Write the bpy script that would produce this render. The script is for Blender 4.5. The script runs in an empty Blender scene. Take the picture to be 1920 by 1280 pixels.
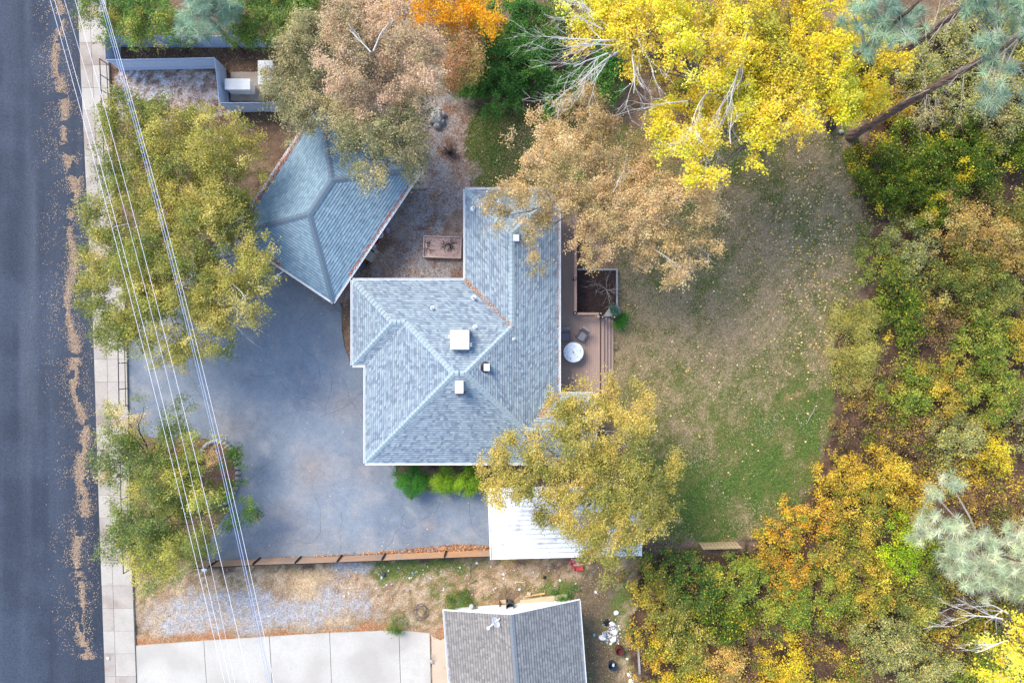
import bpy, bmesh, math, random
import numpy as np
from mathutils import Vector, Matrix
random.seed(7)
RNG = np.random.default_rng(7)
scene = bpy.context.scene
C = scene.collection
R = math.radians

# ------------------------------------------------------------------ camera, sky, sun, exposure
H = 47.4                      # drone height above the ground, metres
FPX = 1280.0                  # focal length in pixels of the 1920-wide photograph (24 mm on 36 mm)
cam = bpy.data.cameras.new('camera'); cam.lens = 24; cam.sensor_width = 36; cam.clip_end = 500
camo = bpy.data.objects.new('camera', cam); C.objects.link(camo); camo.location = (0, 0, H)
scene.camera = camo
SUN_DIR = Vector((0.50, -0.52, -0.72)).normalized()     # the way the light travels
SUN_EL = math.asin(-SUN_DIR.z)
world = bpy.data.worlds.new('World'); scene.world = world; world.use_nodes = True
wn = world.node_tree; bg = wn.nodes['Background']
sky = wn.nodes.new('ShaderNodeTexSky'); sky.sky_type = 'NISHITA'; sky.sun_disc = False
sky.sun_elevation = SUN_EL; sky.sun_rotation = math.atan2(-SUN_DIR.x, -SUN_DIR.y)
wn.links.new(sky.outputs['Color'], bg.inputs['Color']); bg.inputs['Strength'].default_value = 0.15
sl = bpy.data.lights.new('sun', 'SUN'); sl.energy = 1.75; sl.angle = R(28); sl.color = (1, 0.90, 0.74)
so = bpy.data.objects.new('sun', sl); C.objects.link(so); so.rotation_euler = SUN_DIR.to_track_quat('-Z', 'Y').to_euler()
scene.view_settings.view_transform = 'Standard'; scene.view_settings.look = 'None'
scene.view_settings.exposure = 1.42; scene.view_settings.gamma = 1.0

# ------------------------------------------------------------------ helpers
def P(px, py, z=0.0):
    "point of the place at height z that the drone sees at photo pixel (px, py)"
    k = (H - z) / FPX
    return ((px - 960) * k, (640 - py) * k, z)
def lin1(v):
    v = v / 255.0
    return v / 12.92 if v <= 0.04045 else ((v + 0.055) / 1.055) ** 2.4
def lin(c, k=0.8): return tuple(lin1(v) * k for v in c[:3])

def tag(o, label=None, cat=None, group=None, kind=None):
    if label: o['label'] = label
    if cat: o['category'] = cat
    if group: o['group'] = group
    if kind: o['kind'] = kind
    return o
def thing(name, label, cat, loc=(0, 0, 0), rz=0.0, group=None):
    o = bpy.data.objects.new(name, None); C.objects.link(o)
    o.location = loc; o.rotation_euler = (0, 0, rz); o.empty_display_size = 0.2
    return tag(o, label, cat, group)
def link(name, me, parent=None):
    o = bpy.data.objects.new(name, me); C.objects.link(o)
    if parent: o.parent = parent
    return o
def empty_inv(o, parent):
    "parent o (built in world coordinates) under parent without moving it"
    o.parent = parent
    o.matrix_parent_inverse = (Matrix.Translation(parent.location) @ parent.rotation_euler.to_matrix().to_4x4()).inverted()
    return o

# value noise in numpy
_LAT = RNG.random((256, 256)).astype(np.float32)
def vnoise(x, y):
    xi = np.floor(x).astype(int); yi = np.floor(y).astype(int)
    fx = x - xi; fy = y - yi; fx = fx * fx * (3 - 2 * fx); fy = fy * fy * (3 - 2 * fy)
    a = _LAT[xi & 255, yi & 255]; b = _LAT[(xi + 1) & 255, yi & 255]
    c = _LAT[xi & 255, (yi + 1) & 255]; d = _LAT[(xi + 1) & 255, (yi + 1) & 255]
    return (a * (1 - fx) + b * fx) * (1 - fy) + (c * (1 - fx) + d * fx) * fy
def fbm(x, y, octs=4, s=1.0, off=0.0):
    t = np.zeros_like(x, dtype=float); amp = 0.5; tot = 0
    for i in range(octs):
        t += amp * vnoise(x * s + off + 17.3 * i, y * s - off + 9.1 * i); tot += amp; amp *= 0.55; s *= 2.03
    return t / tot
def inpoly(x, y, poly):
    r = np.zeros(x.shape, bool); n = len(poly); j = n - 1
    for i in range(n):
        xi, yi = poly[i]; xj, yj = poly[j]
        if yi != yj:
            cnd = ((yi > y) != (yj > y)) & (x < (xj - xi) * (y - yi) / (yj - yi) + xi)
            r ^= cnd
        j = i
    return r

# ------------------------------------------------------------------ materials
MATS = {}
def mat(name, rgb=None, var=0.18, s1=2.0, s2=30.0, var2=0.15, rough=0.85, bump=0.15, attr=False, metal=0.0, stretch=None, trans=0.0, spec=0.3, tint=None):
    if name in MATS: return MATS[name]
    m = bpy.data.materials.new(name); m.use_nodes = True; nt = m.node_tree; N = nt.nodes; L = nt.links
    b = N['Principled BSDF']; out = N['Material Output']
    b.inputs['Roughness'].default_value = rough; b.inputs['Metallic'].default_value = metal
    b.inputs['Specular IOR Level'].default_value = spec
    tc = N.new('ShaderNodeTexCoord'); vec = tc.outputs['Object']
    if attr:
        a = N.new('ShaderNodeAttribute'); a.attribute_name = 'Col'; col = a.outputs['Color']
    else:
        r = N.new('ShaderNodeRGB'); r.outputs[0].default_value = (*rgb, 1); col = r.outputs[0]
    def mulnoise(col, scale, amount, det, stretch=None):
        v = vec
        if stretch:
            mp = N.new('ShaderNodeMapping'); mp.inputs['Scale'].default_value = stretch; L.new(vec, mp.inputs['Vector']); v = mp.outputs[0]
        n = N.new('ShaderNodeTexNoise'); n.inputs['Scale'].default_value = scale; n.inputs['Detail'].default_value = det
        n.inputs['Roughness'].default_value = 0.65
        L.new(v, n.inputs['Vector'])
        mr = N.new('ShaderNodeMapRange'); mr.inputs['From Min'].default_value = 0.28; mr.inputs['From Max'].default_value = 0.72
        mr.inputs['To Min'].default_value = 1 - amount; mr.inputs['To Max'].default_value = 1 + amount
        L.new(n.outputs['Fac'], mr.inputs['Value'])
        mx = N.new('ShaderNodeMix'); mx.data_type = 'RGBA'; mx.blend_type = 'MULTIPLY'; mx.inputs['Factor'].default_value = 1
        L.new(col, mx.inputs['A']); L.new(mr.outputs[0], mx.inputs['B'])
        return mx.outputs['Result'], n.outputs['Fac']
    fac = None
    if var: col, fac = mulnoise(col, s1, var, 4, stretch)
    if var2: col, fac = mulnoise(col, s2, var2, 3)
    if tint:          # blotches of a second colour (stains, rust, moss)
        n = N.new('ShaderNodeTexNoise'); n.inputs['Scale'].default_value = tint[1]; n.inputs['Detail'].default_value = 5; L.new(vec, n.inputs['Vector'])
        mr = N.new('ShaderNodeMapRange'); mr.inputs['From Min'].default_value = tint[2]; mr.inputs['From Max'].default_value = tint[2] + 0.15; mr.inputs['To Max'].default_value = tint[3]
        L.new(n.outputs['Fac'], mr.inputs['Value'])
        mx = N.new('ShaderNodeMix'); mx.data_type = 'RGBA'; L.new(mr.outputs[0], mx.inputs['Factor']); L.new(col, mx.inputs['A']); mx.inputs['B'].default_value = (*tint[0], 1)
        col = mx.outputs['Result']
    L.new(col, b.inputs['Base Color'])
    if bump and fac is not None:
        bp = N.new('ShaderNodeBump'); bp.inputs['Strength'].default_value = bump; bp.inputs['Distance'].default_value = 0.03
        L.new(fac, bp.inputs['Height']); L.new(bp.outputs[0], b.inputs['Normal'])
    if trans:
        t = N.new('ShaderNodeBsdfTranslucent'); L.new(col, t.inputs['Color'])
        ms = N.new('ShaderNodeMixShader'); ms.inputs[0].default_value = trans
        L.new(b.outputs[0], ms.inputs[1]); L.new(t.outputs[0], ms.inputs[2]); L.new(ms.outputs[0], out.inputs['Surface'])
    MATS[name] = m
    return m
M_LEAF = mat('leaf', var=0, var2=0, attr=True, rough=0.6, bump=0, trans=0.25, spec=0.15)
M_GROUND = mat('ground_soil', attr=True, var=0.26, s1=2.4, var2=0.5, s2=9.0, rough=0.95, bump=0.6, spec=0.1)
M_ROAD = mat('road_asphalt', attr=True, var=0.08, s1=1.2, stretch=(1.6, 0.06, 1), var2=0.42, s2=13, rough=0.85, bump=0.2, spec=0.25)
M_DRIVE = mat('drive_asphalt', attr=True, var=0.11, s1=2.0, var2=0.19, s2=14, rough=0.85, bump=0.15, spec=0.25)
M_CONC = mat('concrete', lin((194, 186, 176)), var=0.10, s1=0.7, var2=0.09, s2=9, rough=0.9, tint=(lin((168, 156, 142)), 0.6, 0.52, 0.5))
M_CONC_D = mat('concrete_stained', lin((184, 174, 164)), var=0.10, s1=0.7, var2=0.10, s2=9, rough=0.9, tint=(lin((150, 130, 116)), 0.8, 0.47, 0.6))
M_JOINT = mat('joint_dirt', lin((120, 108, 98)))
M_SHINGLE = mat('shingle', attr=True, var=0, var2=0.14, s2=40, rough=0.95, bump=0.2, spec=0.1)
M_CAP = mat('ridge_cap_blue', lin((164, 180, 186), .86), var=0.06, var2=0.12, s2=30, rough=0.95)
M_CAP_D = mat('ridge_cap_dark', lin((112, 130, 146)), var=0.06, var2=0.12, s2=30, rough=0.95)
M_WHITE = mat('white_paint', (0.80, 0.80, 0.80), var=0.04, var2=0.04, rough=0.5)
M_WMETAL = mat('white_metal', (0.82, 0.83, 0.84), var=0.03, var2=0.03, rough=0.4, tint=(lin((150, 130, 110)), 1.1, 0.56, 0.5))
M_WALL = mat('wall_siding', lin((168, 160, 150)), rough=0.9)
M_GREYFENCE = mat('grey_fence_paint', lin((190, 206, 232), .9), var=0.08, s1=3, var2=0.08, rough=0.8)
M_WOOD = mat('fence_wood', lin((186, 154, 130)), var=0.18, s1=1.5, stretch=(0.4, 0.4, 6), var2=0.12, s2=14, rough=0.9, tint=(lin((150, 140, 136)), 0.7, 0.5, 0.6))
M_WOODO = mat('fence_wood_orange', lin((208, 164, 126)), var=0.18, s1=1.5, stretch=(0.4, 0.4, 6), var2=0.12, s2=14, rough=0.9, tint=(lin((165, 160, 158)), 0.9, 0.5, 0.7))
M_DARKPOST = mat('dark_post', lin((52, 44, 48)), rough=0.8)
M_DECK = mat('deck_board', lin((176, 150, 138)), var=0.10, s1=1.0, stretch=(3, 0.3, 1), var2=0.08, s2=20, rough=0.8)
M_DECKRAIL = mat('deck_rail', lin((178, 146, 132)), rough=0.7)
M_BLACK = mat('black_metal', lin((32, 32, 36)), rough=0.5)
M_RAIL = mat('railing_metal', lin((58, 58, 84)), rough=0.5)
M_GREY = mat('grey_plastic', lin((86, 92, 104)), rough=0.6)
M_RATTAN = mat('chair_fabric', lin((142, 138, 144)), var=0.2, s1=25, rough=0.9)
M_SOIL = mat('planting_soil', lin((66, 52, 50)), var=0.4, s1=4, var2=0.4, s2=18, rough=1.0, bump=0.8)
M_PLANTSOIL = mat('raised_bed_soil', lin((200, 170, 158)), var=0.3, s1=5, var2=0.4, s2=20, rough=1.0, bump=0.8)
M_BARK = mat('bark_grey', lin((150, 140, 134)), var=0.3, s1=5, stretch=(1, 1, 0.2), var2=0.25, s2=25, rough=0.95, bump=0.5)
M_BARKD = mat('bark_dark', lin((88, 74, 72)), var=0.35, s1=5, stretch=(1, 1, 0.3), var2=0.3, s2=20, rough=0.95, bump=0.6)
M_PINEBARK = mat('pine_bark', lin((112, 92, 84)), var=0.45, s1=2.2, stretch=(2.2, 2.2, 0.5), var2=0.4, s2=9, rough=0.95, bump=1.0, tint=(lin((140, 108, 92)), 1.6, .5, .6))
M_BARKW = mat('bark_white', lin((228, 222, 214)), var=0.12, s1=6, var2=0.15, s2=25, rough=0.9)
M_TWIG = mat('twig_grey', lin((176, 164, 154)), var=0.15, rough=0.9)
M_TWIGD = mat('twig_dark', lin((84, 66, 62)), var=0.2, rough=0.9)
M_STONE = mat('pale_stone', lin((176, 174, 172)), var=0.2, s1=4, var2=0.15, s2=20, rough=0.9, bump=0.4)
M_WIRE = mat('aluminium_wire', (0.78, 0.78, 0.84), var=0, var2=0, rough=0.5)
M_WIREB = mat('bundled_wire', lin((168, 184, 216), 1.0), var=0, var2=0, rough=0.5)
M_RUST = mat('rust', lin((150, 84, 64)), var=0.3, s1=6, var2=0.3, rough=0.95)
M_TAN = mat('tan_plastic', lin((196, 186, 172)), var=0.05, rough=0.7)
M_RED = mat('red_paint', lin((196, 30, 52)), var=0.12, rough=0.5)
M_PINKRED = mat('faded_red', lin((240, 104, 108)), var=0.2, s1=5, rough=0.7)
M_BLUEPALE = mat('pale_blue_plastic', lin((150, 176, 220)), rough=0.5)
M_OLDWOOD = mat('weathered_board', lin((206, 190, 160)), var=0.2, s1=3, stretch=(0.4, 4, 4), var2=0.15, rough=0.95)
M_BROWNWOOD = mat('brown_board', lin((126, 96, 76)), var=0.2, s1=3, rough=0.95)
M_YELLOW = mat('yellow_plastic', lin((235, 205, 70)), rough=0.5)
M_CREAM = mat('cream_ceramic', lin((232, 208, 200)), rough=0.5)
M_TRASH = mat('white_plastic_bag', (0.78, 0.80, 0.84), var=0.1, s1=6, rough=0.5)
M_CABLE = mat('grey_cable', lin((92, 92, 100)), rough=0.7)
M_CRACK = mat('crack_tar', lin((98, 106, 116)), var=0.1, rough=0.9)

# ------------------------------------------------------------------ mesh builders
def np_mesh(name, V, k, mtl, col=None, parent=None):
    "mesh from (n*k) points, every k points one polygon"
    V = np.asarray(V, np.float32).reshape(-1, 3); n = len(V) // k
    me = bpy.data.meshes.new(name)
    me.vertices.add(len(V)); me.vertices.foreach_set('co', V.ravel())
    me.loops.add(len(V)); me.loops.foreach_set('vertex_index', np.arange(len(V), dtype=np.int32))
    me.polygons.add(n); me.polygons.foreach_set('loop_start', np.arange(0, len(V), k, dtype=np.int32))
    me.polygons.foreach_set('loop_total', np.full(n, k, np.int32))
    me.update(calc_edges=True)
    if col is not None:
        col = np.asarray(col, np.float32)
        if len(col) == n: col = np.repeat(col, k, axis=0)
        c4 = np.ones((len(V), 4), np.float32); c4[:, :3] = col
        a = me.color_attributes.new('Col', 'FLOAT_COLOR', 'POINT'); a.data.foreach_set('color', c4.ravel())
    me.materials.append(mtl)
    return link(name, me, parent)

class MB:
    def __init__(s): s.v = []; s.f = []; s.c = []
    def add(s, vs, fs, col=None):
        o = len(s.v); s.v += [tuple(p) for p in vs]; s.f += [tuple(i + o for i in f) for f in fs]
        if col is not None: s.c += [col] * len(vs)
        return s
    def box(s, c, d, rz=0.0, col=None):
        x, y, z = d[0] / 2, d[1] / 2, d[2] / 2; ca, sa = math.cos(rz), math.sin(rz)
        vs = []
        for k in (-z, z):
            for (i, j) in ((-x, -y), (x, -y), (x, y), (-x, y)): vs.append((c[0] + i * ca - j * sa, c[1] + i * sa + j * ca, c[2] + k))
        return s.add(vs, [(3, 2, 1, 0), (4, 5, 6, 7), (0, 1, 5, 4), (1, 2, 6, 5), (2, 3, 7, 6), (3, 0, 4, 7)], col)
    def prism(s, poly, z0, z1, col=None):
        n = len(poly)
        a = sum(poly[i][0] * poly[(i + 1) % n][1] - poly[(i + 1) % n][0] * poly[i][1] for i in range(n))
        if a < 0: poly = poly[::-1]
        vs = [(p[0], p[1], z0) for p in poly] + [(p[0], p[1], z1) for p in poly]
        fs = [tuple(range(n - 1, -1, -1)), tuple(range(n, 2 * n))] + [(i, (i + 1) % n, n + (i + 1) % n, n + i) for i in range(n)]
        return s.add(vs, fs, col)
    def lathe(s, c, prof, n=16, col=None):
        vs = []; fs = []
        for (r, z) in prof:
            for i in range(n):
                a = 2 * math.pi * i / n; vs.append((c[0] + r * math.cos(a), c[1] + r * math.sin(a), c[2] + z))
        for k in range(len(prof) - 1):
            for i in range(n):
                j = (i + 1) % n; fs.append((k * n + i, k * n + j, (k + 1) * n + j, (k + 1) * n + i))
        fs.append(tuple(range(n - 1, -1, -1))); fs.append(tuple((len(prof) - 1) * n + i for i in range(n)))
        return s.add(vs, fs, col)
    def tube(s, pts, rad, n=5, col=None):
        pts = [Vector(p) for p in pts]; m = len(pts)
        if not hasattr(rad, '__len__'): rad = [rad] * m
        vs = []; fs = []
        for i, p in enumerate(pts):
            t = (pts[min(i + 1, m - 1)] - pts[max(i - 1, 0)])
            t = t.normalized() if t.length > 1e-9 else Vector((0, 0, 1))
            u = t.cross(Vector((0, 0, 1)) if abs(t.z) < 0.9 else Vector((1, 0, 0))).normalized(); w = t.cross(u)
            for k in range(n):
                a = 2 * math.pi * k / n; vs.append(p + (u * math.cos(a) + w * math.sin(a)) * rad[i])
        for i in range(m - 1):
            for k in range(n):
                j = (k + 1) % n; fs.append((i * n + k, i * n + j, (i + 1) * n + j, (i + 1) * n + k))
        fs.append(tuple(range(n - 1, -1, -1))); fs.append(tuple((m - 1) * n + k for k in range(n)))
        return s.add(vs, fs, col)
    def blob(s, c, r, seed=0, n=8, rough=0.25, col=None):
        rr = random.Random(seed); vs = []; fs = []; rings = n // 2 + 1
        for i in range(rings + 1):
            th = math.pi * i / rings
            for k in range(n):
                a = 2 * math.pi * k / n; q = 1 + rr.uniform(-rough, rough)
                vs.append((c[0] + r[0] * q * math.sin(th) * math.cos(a), c[1] + r[1] * q * math.sin(th) * math.sin(a), c[2] + r[2] * (1 + rr.uniform(-rough, rough) * 0.5) * math.cos(th)))
        for i in range(rings):
            for k in range(n):
                j = (k + 1) % n; fs.append((i * n + k, (i + 1) * n + k, (i + 1) * n + j, i * n + j))
        return s.add(vs, fs, col)
    def mesh(s, name, mtl, smooth=False):
        me = bpy.data.meshes.new(name); me.from_pydata([tuple(v) for v in s.v], [], s.f); me.update()
        if s.c:
            a = me.color_attributes.new('Col', 'FLOAT_COLOR', 'POINT'); c4 = np.ones((len(s.v), 4), np.float32); c4[:, :3] = np.array(s.c, np.float32)
            a.data.foreach_set('color', c4.ravel())
        me.materials.append(mtl)
        if smooth: me.polygons.foreach_set('use_smooth', [True] * len(me.polygons))
        return me
    def build(s, name, mtl, parent=None, smooth=False): return link(name, s.mesh(name, mtl, smooth), parent)

def bevel(o, w=0.02, seg=2):
    m = o.modifiers.new('bevel', 'BEVEL'); m.width = w; m.segments = seg; m.limit_method = 'ANGLE'; return o

def leaves_at(Cn, size, cols, up=0.6, aspect=0.6):
    "small leaf polygons at centres Cn -> vertices (n*3,3)"
    n = len(Cn); nrm = RNG.normal(size=(n, 3)); nrm[:, 2] = np.abs(nrm[:, 2]) + up
    nrm /= np.linalg.norm(nrm, axis=1, keepdims=True)
    a = RNG.normal(size=(n, 3)); a -= nrm * np.sum(a * nrm, 1, keepdims=True); a /= np.linalg.norm(a, axis=1, keepdims=True)
    b = np.cross(nrm, a); s = (size * RNG.uniform(0.6, 1.3, n))[:, None] * 0.5
    V = np.stack([Cn + a * s, Cn - a * s * .8 + b * s * aspect * 1.1, Cn - a * s * .8 - b * s * aspect * 1.1], 1)
    return V.reshape(-1, 3)
LEAFK = 1.3
def pick_cols(n, pal, pos=None, coh=0.5, jit=0.16, k=0.9):
    "colours from palette (sRGB), partly coherent in space"
    pal = np.array([lin(c, k * LEAFK) for c in pal]); m = len(pal)
    lum = pal @ np.array([.3, .59, .11]); ds = 0.0
    pal = pal * (1 - ds) + lum[:, None] * ds
    r = RNG.random(n)
    if pos is not None:
        f = fbm(pos[:, 0] * coh, pos[:, 1] * coh, 3, 1.0, 5.0 + pal[0, 0] * 90); f = np.clip((f - 0.28) / 0.44, 0, 0.999)
        r = np.clip(0.62 * f + 0.38 * r, 0, 0.999)
    idx = (r * m).astype(int); c = pal[idx]
    return np.clip(c * RNG.uniform(1 - jit, 1 + jit, (n, 1)) * RNG.uniform(0.95, 1.05, (n, 3)), 0, 1)

# palettes, bright to dim as the leaves themselves are coloured
PAL = dict(
 olive=[(210, 190, 104), (190, 174, 88), (162, 154, 74), (134, 138, 64), (110, 122, 58), (94, 108, 52)],
 olive2=[(216, 188, 100), (198, 174, 88), (176, 160, 78), (146, 142, 68), (118, 124, 64)],
 green_yellow=[(198, 186, 88), (160, 160, 76), (130, 140, 68), (106, 122, 62), (90, 108, 58)],
 tan=[(226, 194, 162), (212, 178, 144), (190, 162, 126), (166, 148, 112), (148, 136, 104)],
 tan_orange=[(232, 198, 148), (218, 182, 130), (198, 166, 114), (174, 150, 100), (148, 134, 86)],
 grey_olive=[(196, 182, 134), (178, 166, 118), (156, 148, 104), (132, 130, 90), (112, 116, 80)],
 orange=[(255, 178, 40), (255, 160, 26), (248, 146, 22), (236, 166, 44)],
 rust=[(216, 166, 122), (196, 146, 104), (176, 136, 92), (156, 132, 78), (132, 124, 66)],
 laurel=[(118, 156, 72), (88, 134, 58), (66, 112, 48), (52, 94, 42)],
 hedge=[(170, 170, 72), (118, 142, 62), (90, 122, 52), (68, 104, 46), (150, 140, 60)],
 yellow=[(255, 232, 112), (253, 216, 74), (248, 200, 52), (238, 190, 58), (204, 178, 66)],
 yellow2=[(250, 218, 76), (242, 202, 52), (226, 186, 48), (192, 172, 56), (156, 152, 58)],
 pine=[(176, 196, 166), (158, 182, 156), (140, 166, 144), (118, 146, 126)],
 pine_pale=[(214, 218, 182), (198, 206, 172), (180, 190, 158), (158, 170, 140)],
 bramble=[(222, 194, 44), (112, 134, 36), (88, 114, 32), (70, 98, 28), (60, 86, 28)],
 gold=[(244, 204, 72), (230, 186, 62), (206, 166, 58), (172, 148, 58), (138, 138, 54), (114, 124, 50)],
 tanleaf=[(244, 206, 130), (236, 190, 110), (216, 172, 96), (176, 152, 92), (140, 132, 80)],
 willow=[(214, 204, 112), (196, 188, 98), (176, 170, 86), (150, 150, 76), (126, 132, 68)],
 mixed=[(236, 198, 70), (206, 172, 66), (172, 154, 62), (136, 142, 56), (110, 126, 50), (146, 116, 76)],
 mixgreen=[(200, 188, 72), (156, 164, 64), (128, 148, 58), (106, 130, 52), (156, 132, 70)],
 orangevine=[(252, 198, 58), (240, 180, 54), (218, 158, 56), (180, 146, 58), (138, 142, 54), (114, 130, 50)],
 lime=[(200, 204, 44), (166, 190, 38), (140, 174, 36), (116, 152, 34)],
 sage=[(190, 184, 122), (168, 168, 106), (148, 150, 94), (128, 134, 84)],
 bramblebrown=[(196, 164, 66), (148, 118, 74), (120, 92, 74), (112, 120, 46), (96, 74, 66)],
 box_dark=[(96, 160, 52), (74, 140, 44), (58, 120, 38), (48, 104, 34)],
 box_lime=[(176, 204, 60), (150, 186, 48), (128, 168, 40), (106, 146, 38)],
 peach=[(252, 200, 146), (244, 186, 128), (230, 168, 110)],
 litter=[(226, 170, 110), (206, 150, 96), (184, 130, 84), (150, 106, 74), (128, 92, 70)],
 litterdark=[(190, 148, 116), (164, 126, 100), (142, 110, 92), (122, 96, 82), (182, 154, 132)],
 fallen=[(250, 210, 120), (240, 190, 100), (236, 200, 150), (222, 170, 120), (246, 220, 170)],
)

def grow(mb, p, d, length, r, depth, rr, droop=0.0, spread=0.6, kids=3, segs=4, tips=None):
    "recursive crooked branch"
    pts = [Vector(p)]; rad = [r]; d = Vector(d).normalized()
    for i in range(segs):
        d = (d + Vector((rr.uniform(-1, 1), rr.uniform(-1, 1), rr.uniform(-1, 1) - droop)) * 0.17).normalized()
        pts.append(pts[-1] + d * length / segs); rad.append(r * (1 - 0.65 * (i + 1) / segs))
    mb.tube(pts, rad, 4 if depth else 3)
    if tips is not None and depth == 0: tips.append(pts[-1])
    if depth:
        for k in range(kids):
            i = rr.randint(1, segs); q = pts[i]
            dd = (d + Vector((rr.uniform(-1, 1), rr.uniform(-1, 1), rr.uniform(-0.5, 0.5))) * spread).normalized()
            grow(mb, q, dd, length * rr.uniform(0.45, 0.75), max(rad[i] * 0.6, 0.006), depth - 1, rr, droop, spread, kids, segs, tips)

LAIK = 1.45
def foliage(name, parent, blobs, pal, size=0.17, lai=2.6, tw=0.75, nl=16, flat=0.75, coh=0.5, up=1.1, aspect=0.6, twig_mat=None, twig_frac=0.5, extra=(), k=0.9, zmin=0.3, shell=0.5, clear=(), stray=None):
    "leaves on sprays of twigs through the volume of every blob; blobs: (centre, radius)"
    Cs = []
    for (c, r) in blobs:
        nclump = max(4, int(LAIK * lai * math.pi * r * r / (nl * 6 * 0.33 * size * size * aspect * 2)))
        d = RNG.normal(size=(nclump, 3)); d[:, 2] = np.abs(d[:, 2]) * 0.9 - 0.25; d /= np.linalg.norm(d, axis=1, keepdims=True)
        rad = r * (shell + (1.02 - shell) * RNG.random(nclump) ** 0.7)[:, None]
        q = np.array(c) + d * rad * np.array([1, 1, flat])
        # uneven outline: thin clumps out where noise is low
        f = fbm(q[:, 0] * 1.15 + q[:, 2] * .5, q[:, 1] * 1.15 - q[:, 2] * .4, 2, 1.0, 3.3)
        kp = f + RNG.normal(size=len(q)) * 0.07 > 0.43
        Cs.append(np.concatenate([q[kp], d[kp]], 1))
    Q = np.concatenate(Cs); cen = Q[:, :3]; outd = Q[:, 3:]
    T = 6
    tdir = outd[:, None, :] * 0.55 + RNG.normal(size=(len(Q), T, 3)) * 0.75; tdir /= np.linalg.norm(tdir, axis=2, keepdims=True); tdir[:, :, 2] *= 0.7
    tl = RNG.uniform(0.45, 1.0, (len(Q), T, 1)) * tw
    tip = cen[:, None, :] + tdir * tl
    t = RNG.uniform(0.15, 1.05, (len(Q), T, nl, 1))
    L = cen[:, None, None, :] + (tdir * tl)[:, :, None, :] * t + RNG.normal(size=(len(Q), T, nl, 3)) * 0.12
    L[..., 2] -= (t[..., 0] ** 2) * 0.12 * tw
    cc = pick_cols(len(Q), pal, cen, coh, 0.10, k)
    for (ec, er, ep) in extra:                 # clusters of another leaf colour within the crown
        m = np.linalg.norm((cen - np.array(ec))[:, :2], axis=1) < er
        if m.any(): cc[m] = pick_cols(int(m.sum()), PAL[ep], None, 1, 0.1, k)
    cl = np.repeat(np.repeat(cc[:, None, :], T, 1)[:, :, None, :], nl, 2).reshape(-1, 3)
    L = L.reshape(-1, 3)
    mix = RNG.random(len(L)) < 0.18
    cl[mix] = pick_cols(int(mix.sum()), stray or pal, None, 1, 0.1, k)
    cl = np.clip(cl * RNG.uniform(0.66, 1.22, (len(L), 1)), 0, .85)
    keep = L[:, 2] > zmin
    for (x0, x1, y0, y1, zc) in clear: keep &= ~((L[:, 0] > x0) & (L[:, 0] < x1) & (L[:, 1] > y0) & (L[:, 1] < y1) & (L[:, 2] < zc))
    L = L[keep]; cl = cl[keep]
    o = np_mesh(name, leaves_at(L, size, cl, up, aspect), 3, M_LEAF, cl, parent)
    if twig_mat is not None:
        A = np.repeat(cen[:, None, :], T, 1).reshape(-1, 3); B = tip.reshape(-1, 3)
        sel = (RNG.random(len(A)) < twig_frac) & (A[:, 2] > zmin) & (B[:, 2] > zmin); A = A[sel]; B = B[sel]
        dv = B - A; w = np.cross(dv, RNG.normal(size=dv.shape)); w /= np.linalg.norm(w, axis=1, keepdims=True) + 1e-9; w *= 0.014
        tag(np_mesh('twigs', np.stack([A - w, A + w, B + w * 0.4, B - w * 0.4], 1).reshape(-1, 3), 4, twig_mat, None, parent), kind='stuff')
    return o, cen

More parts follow.
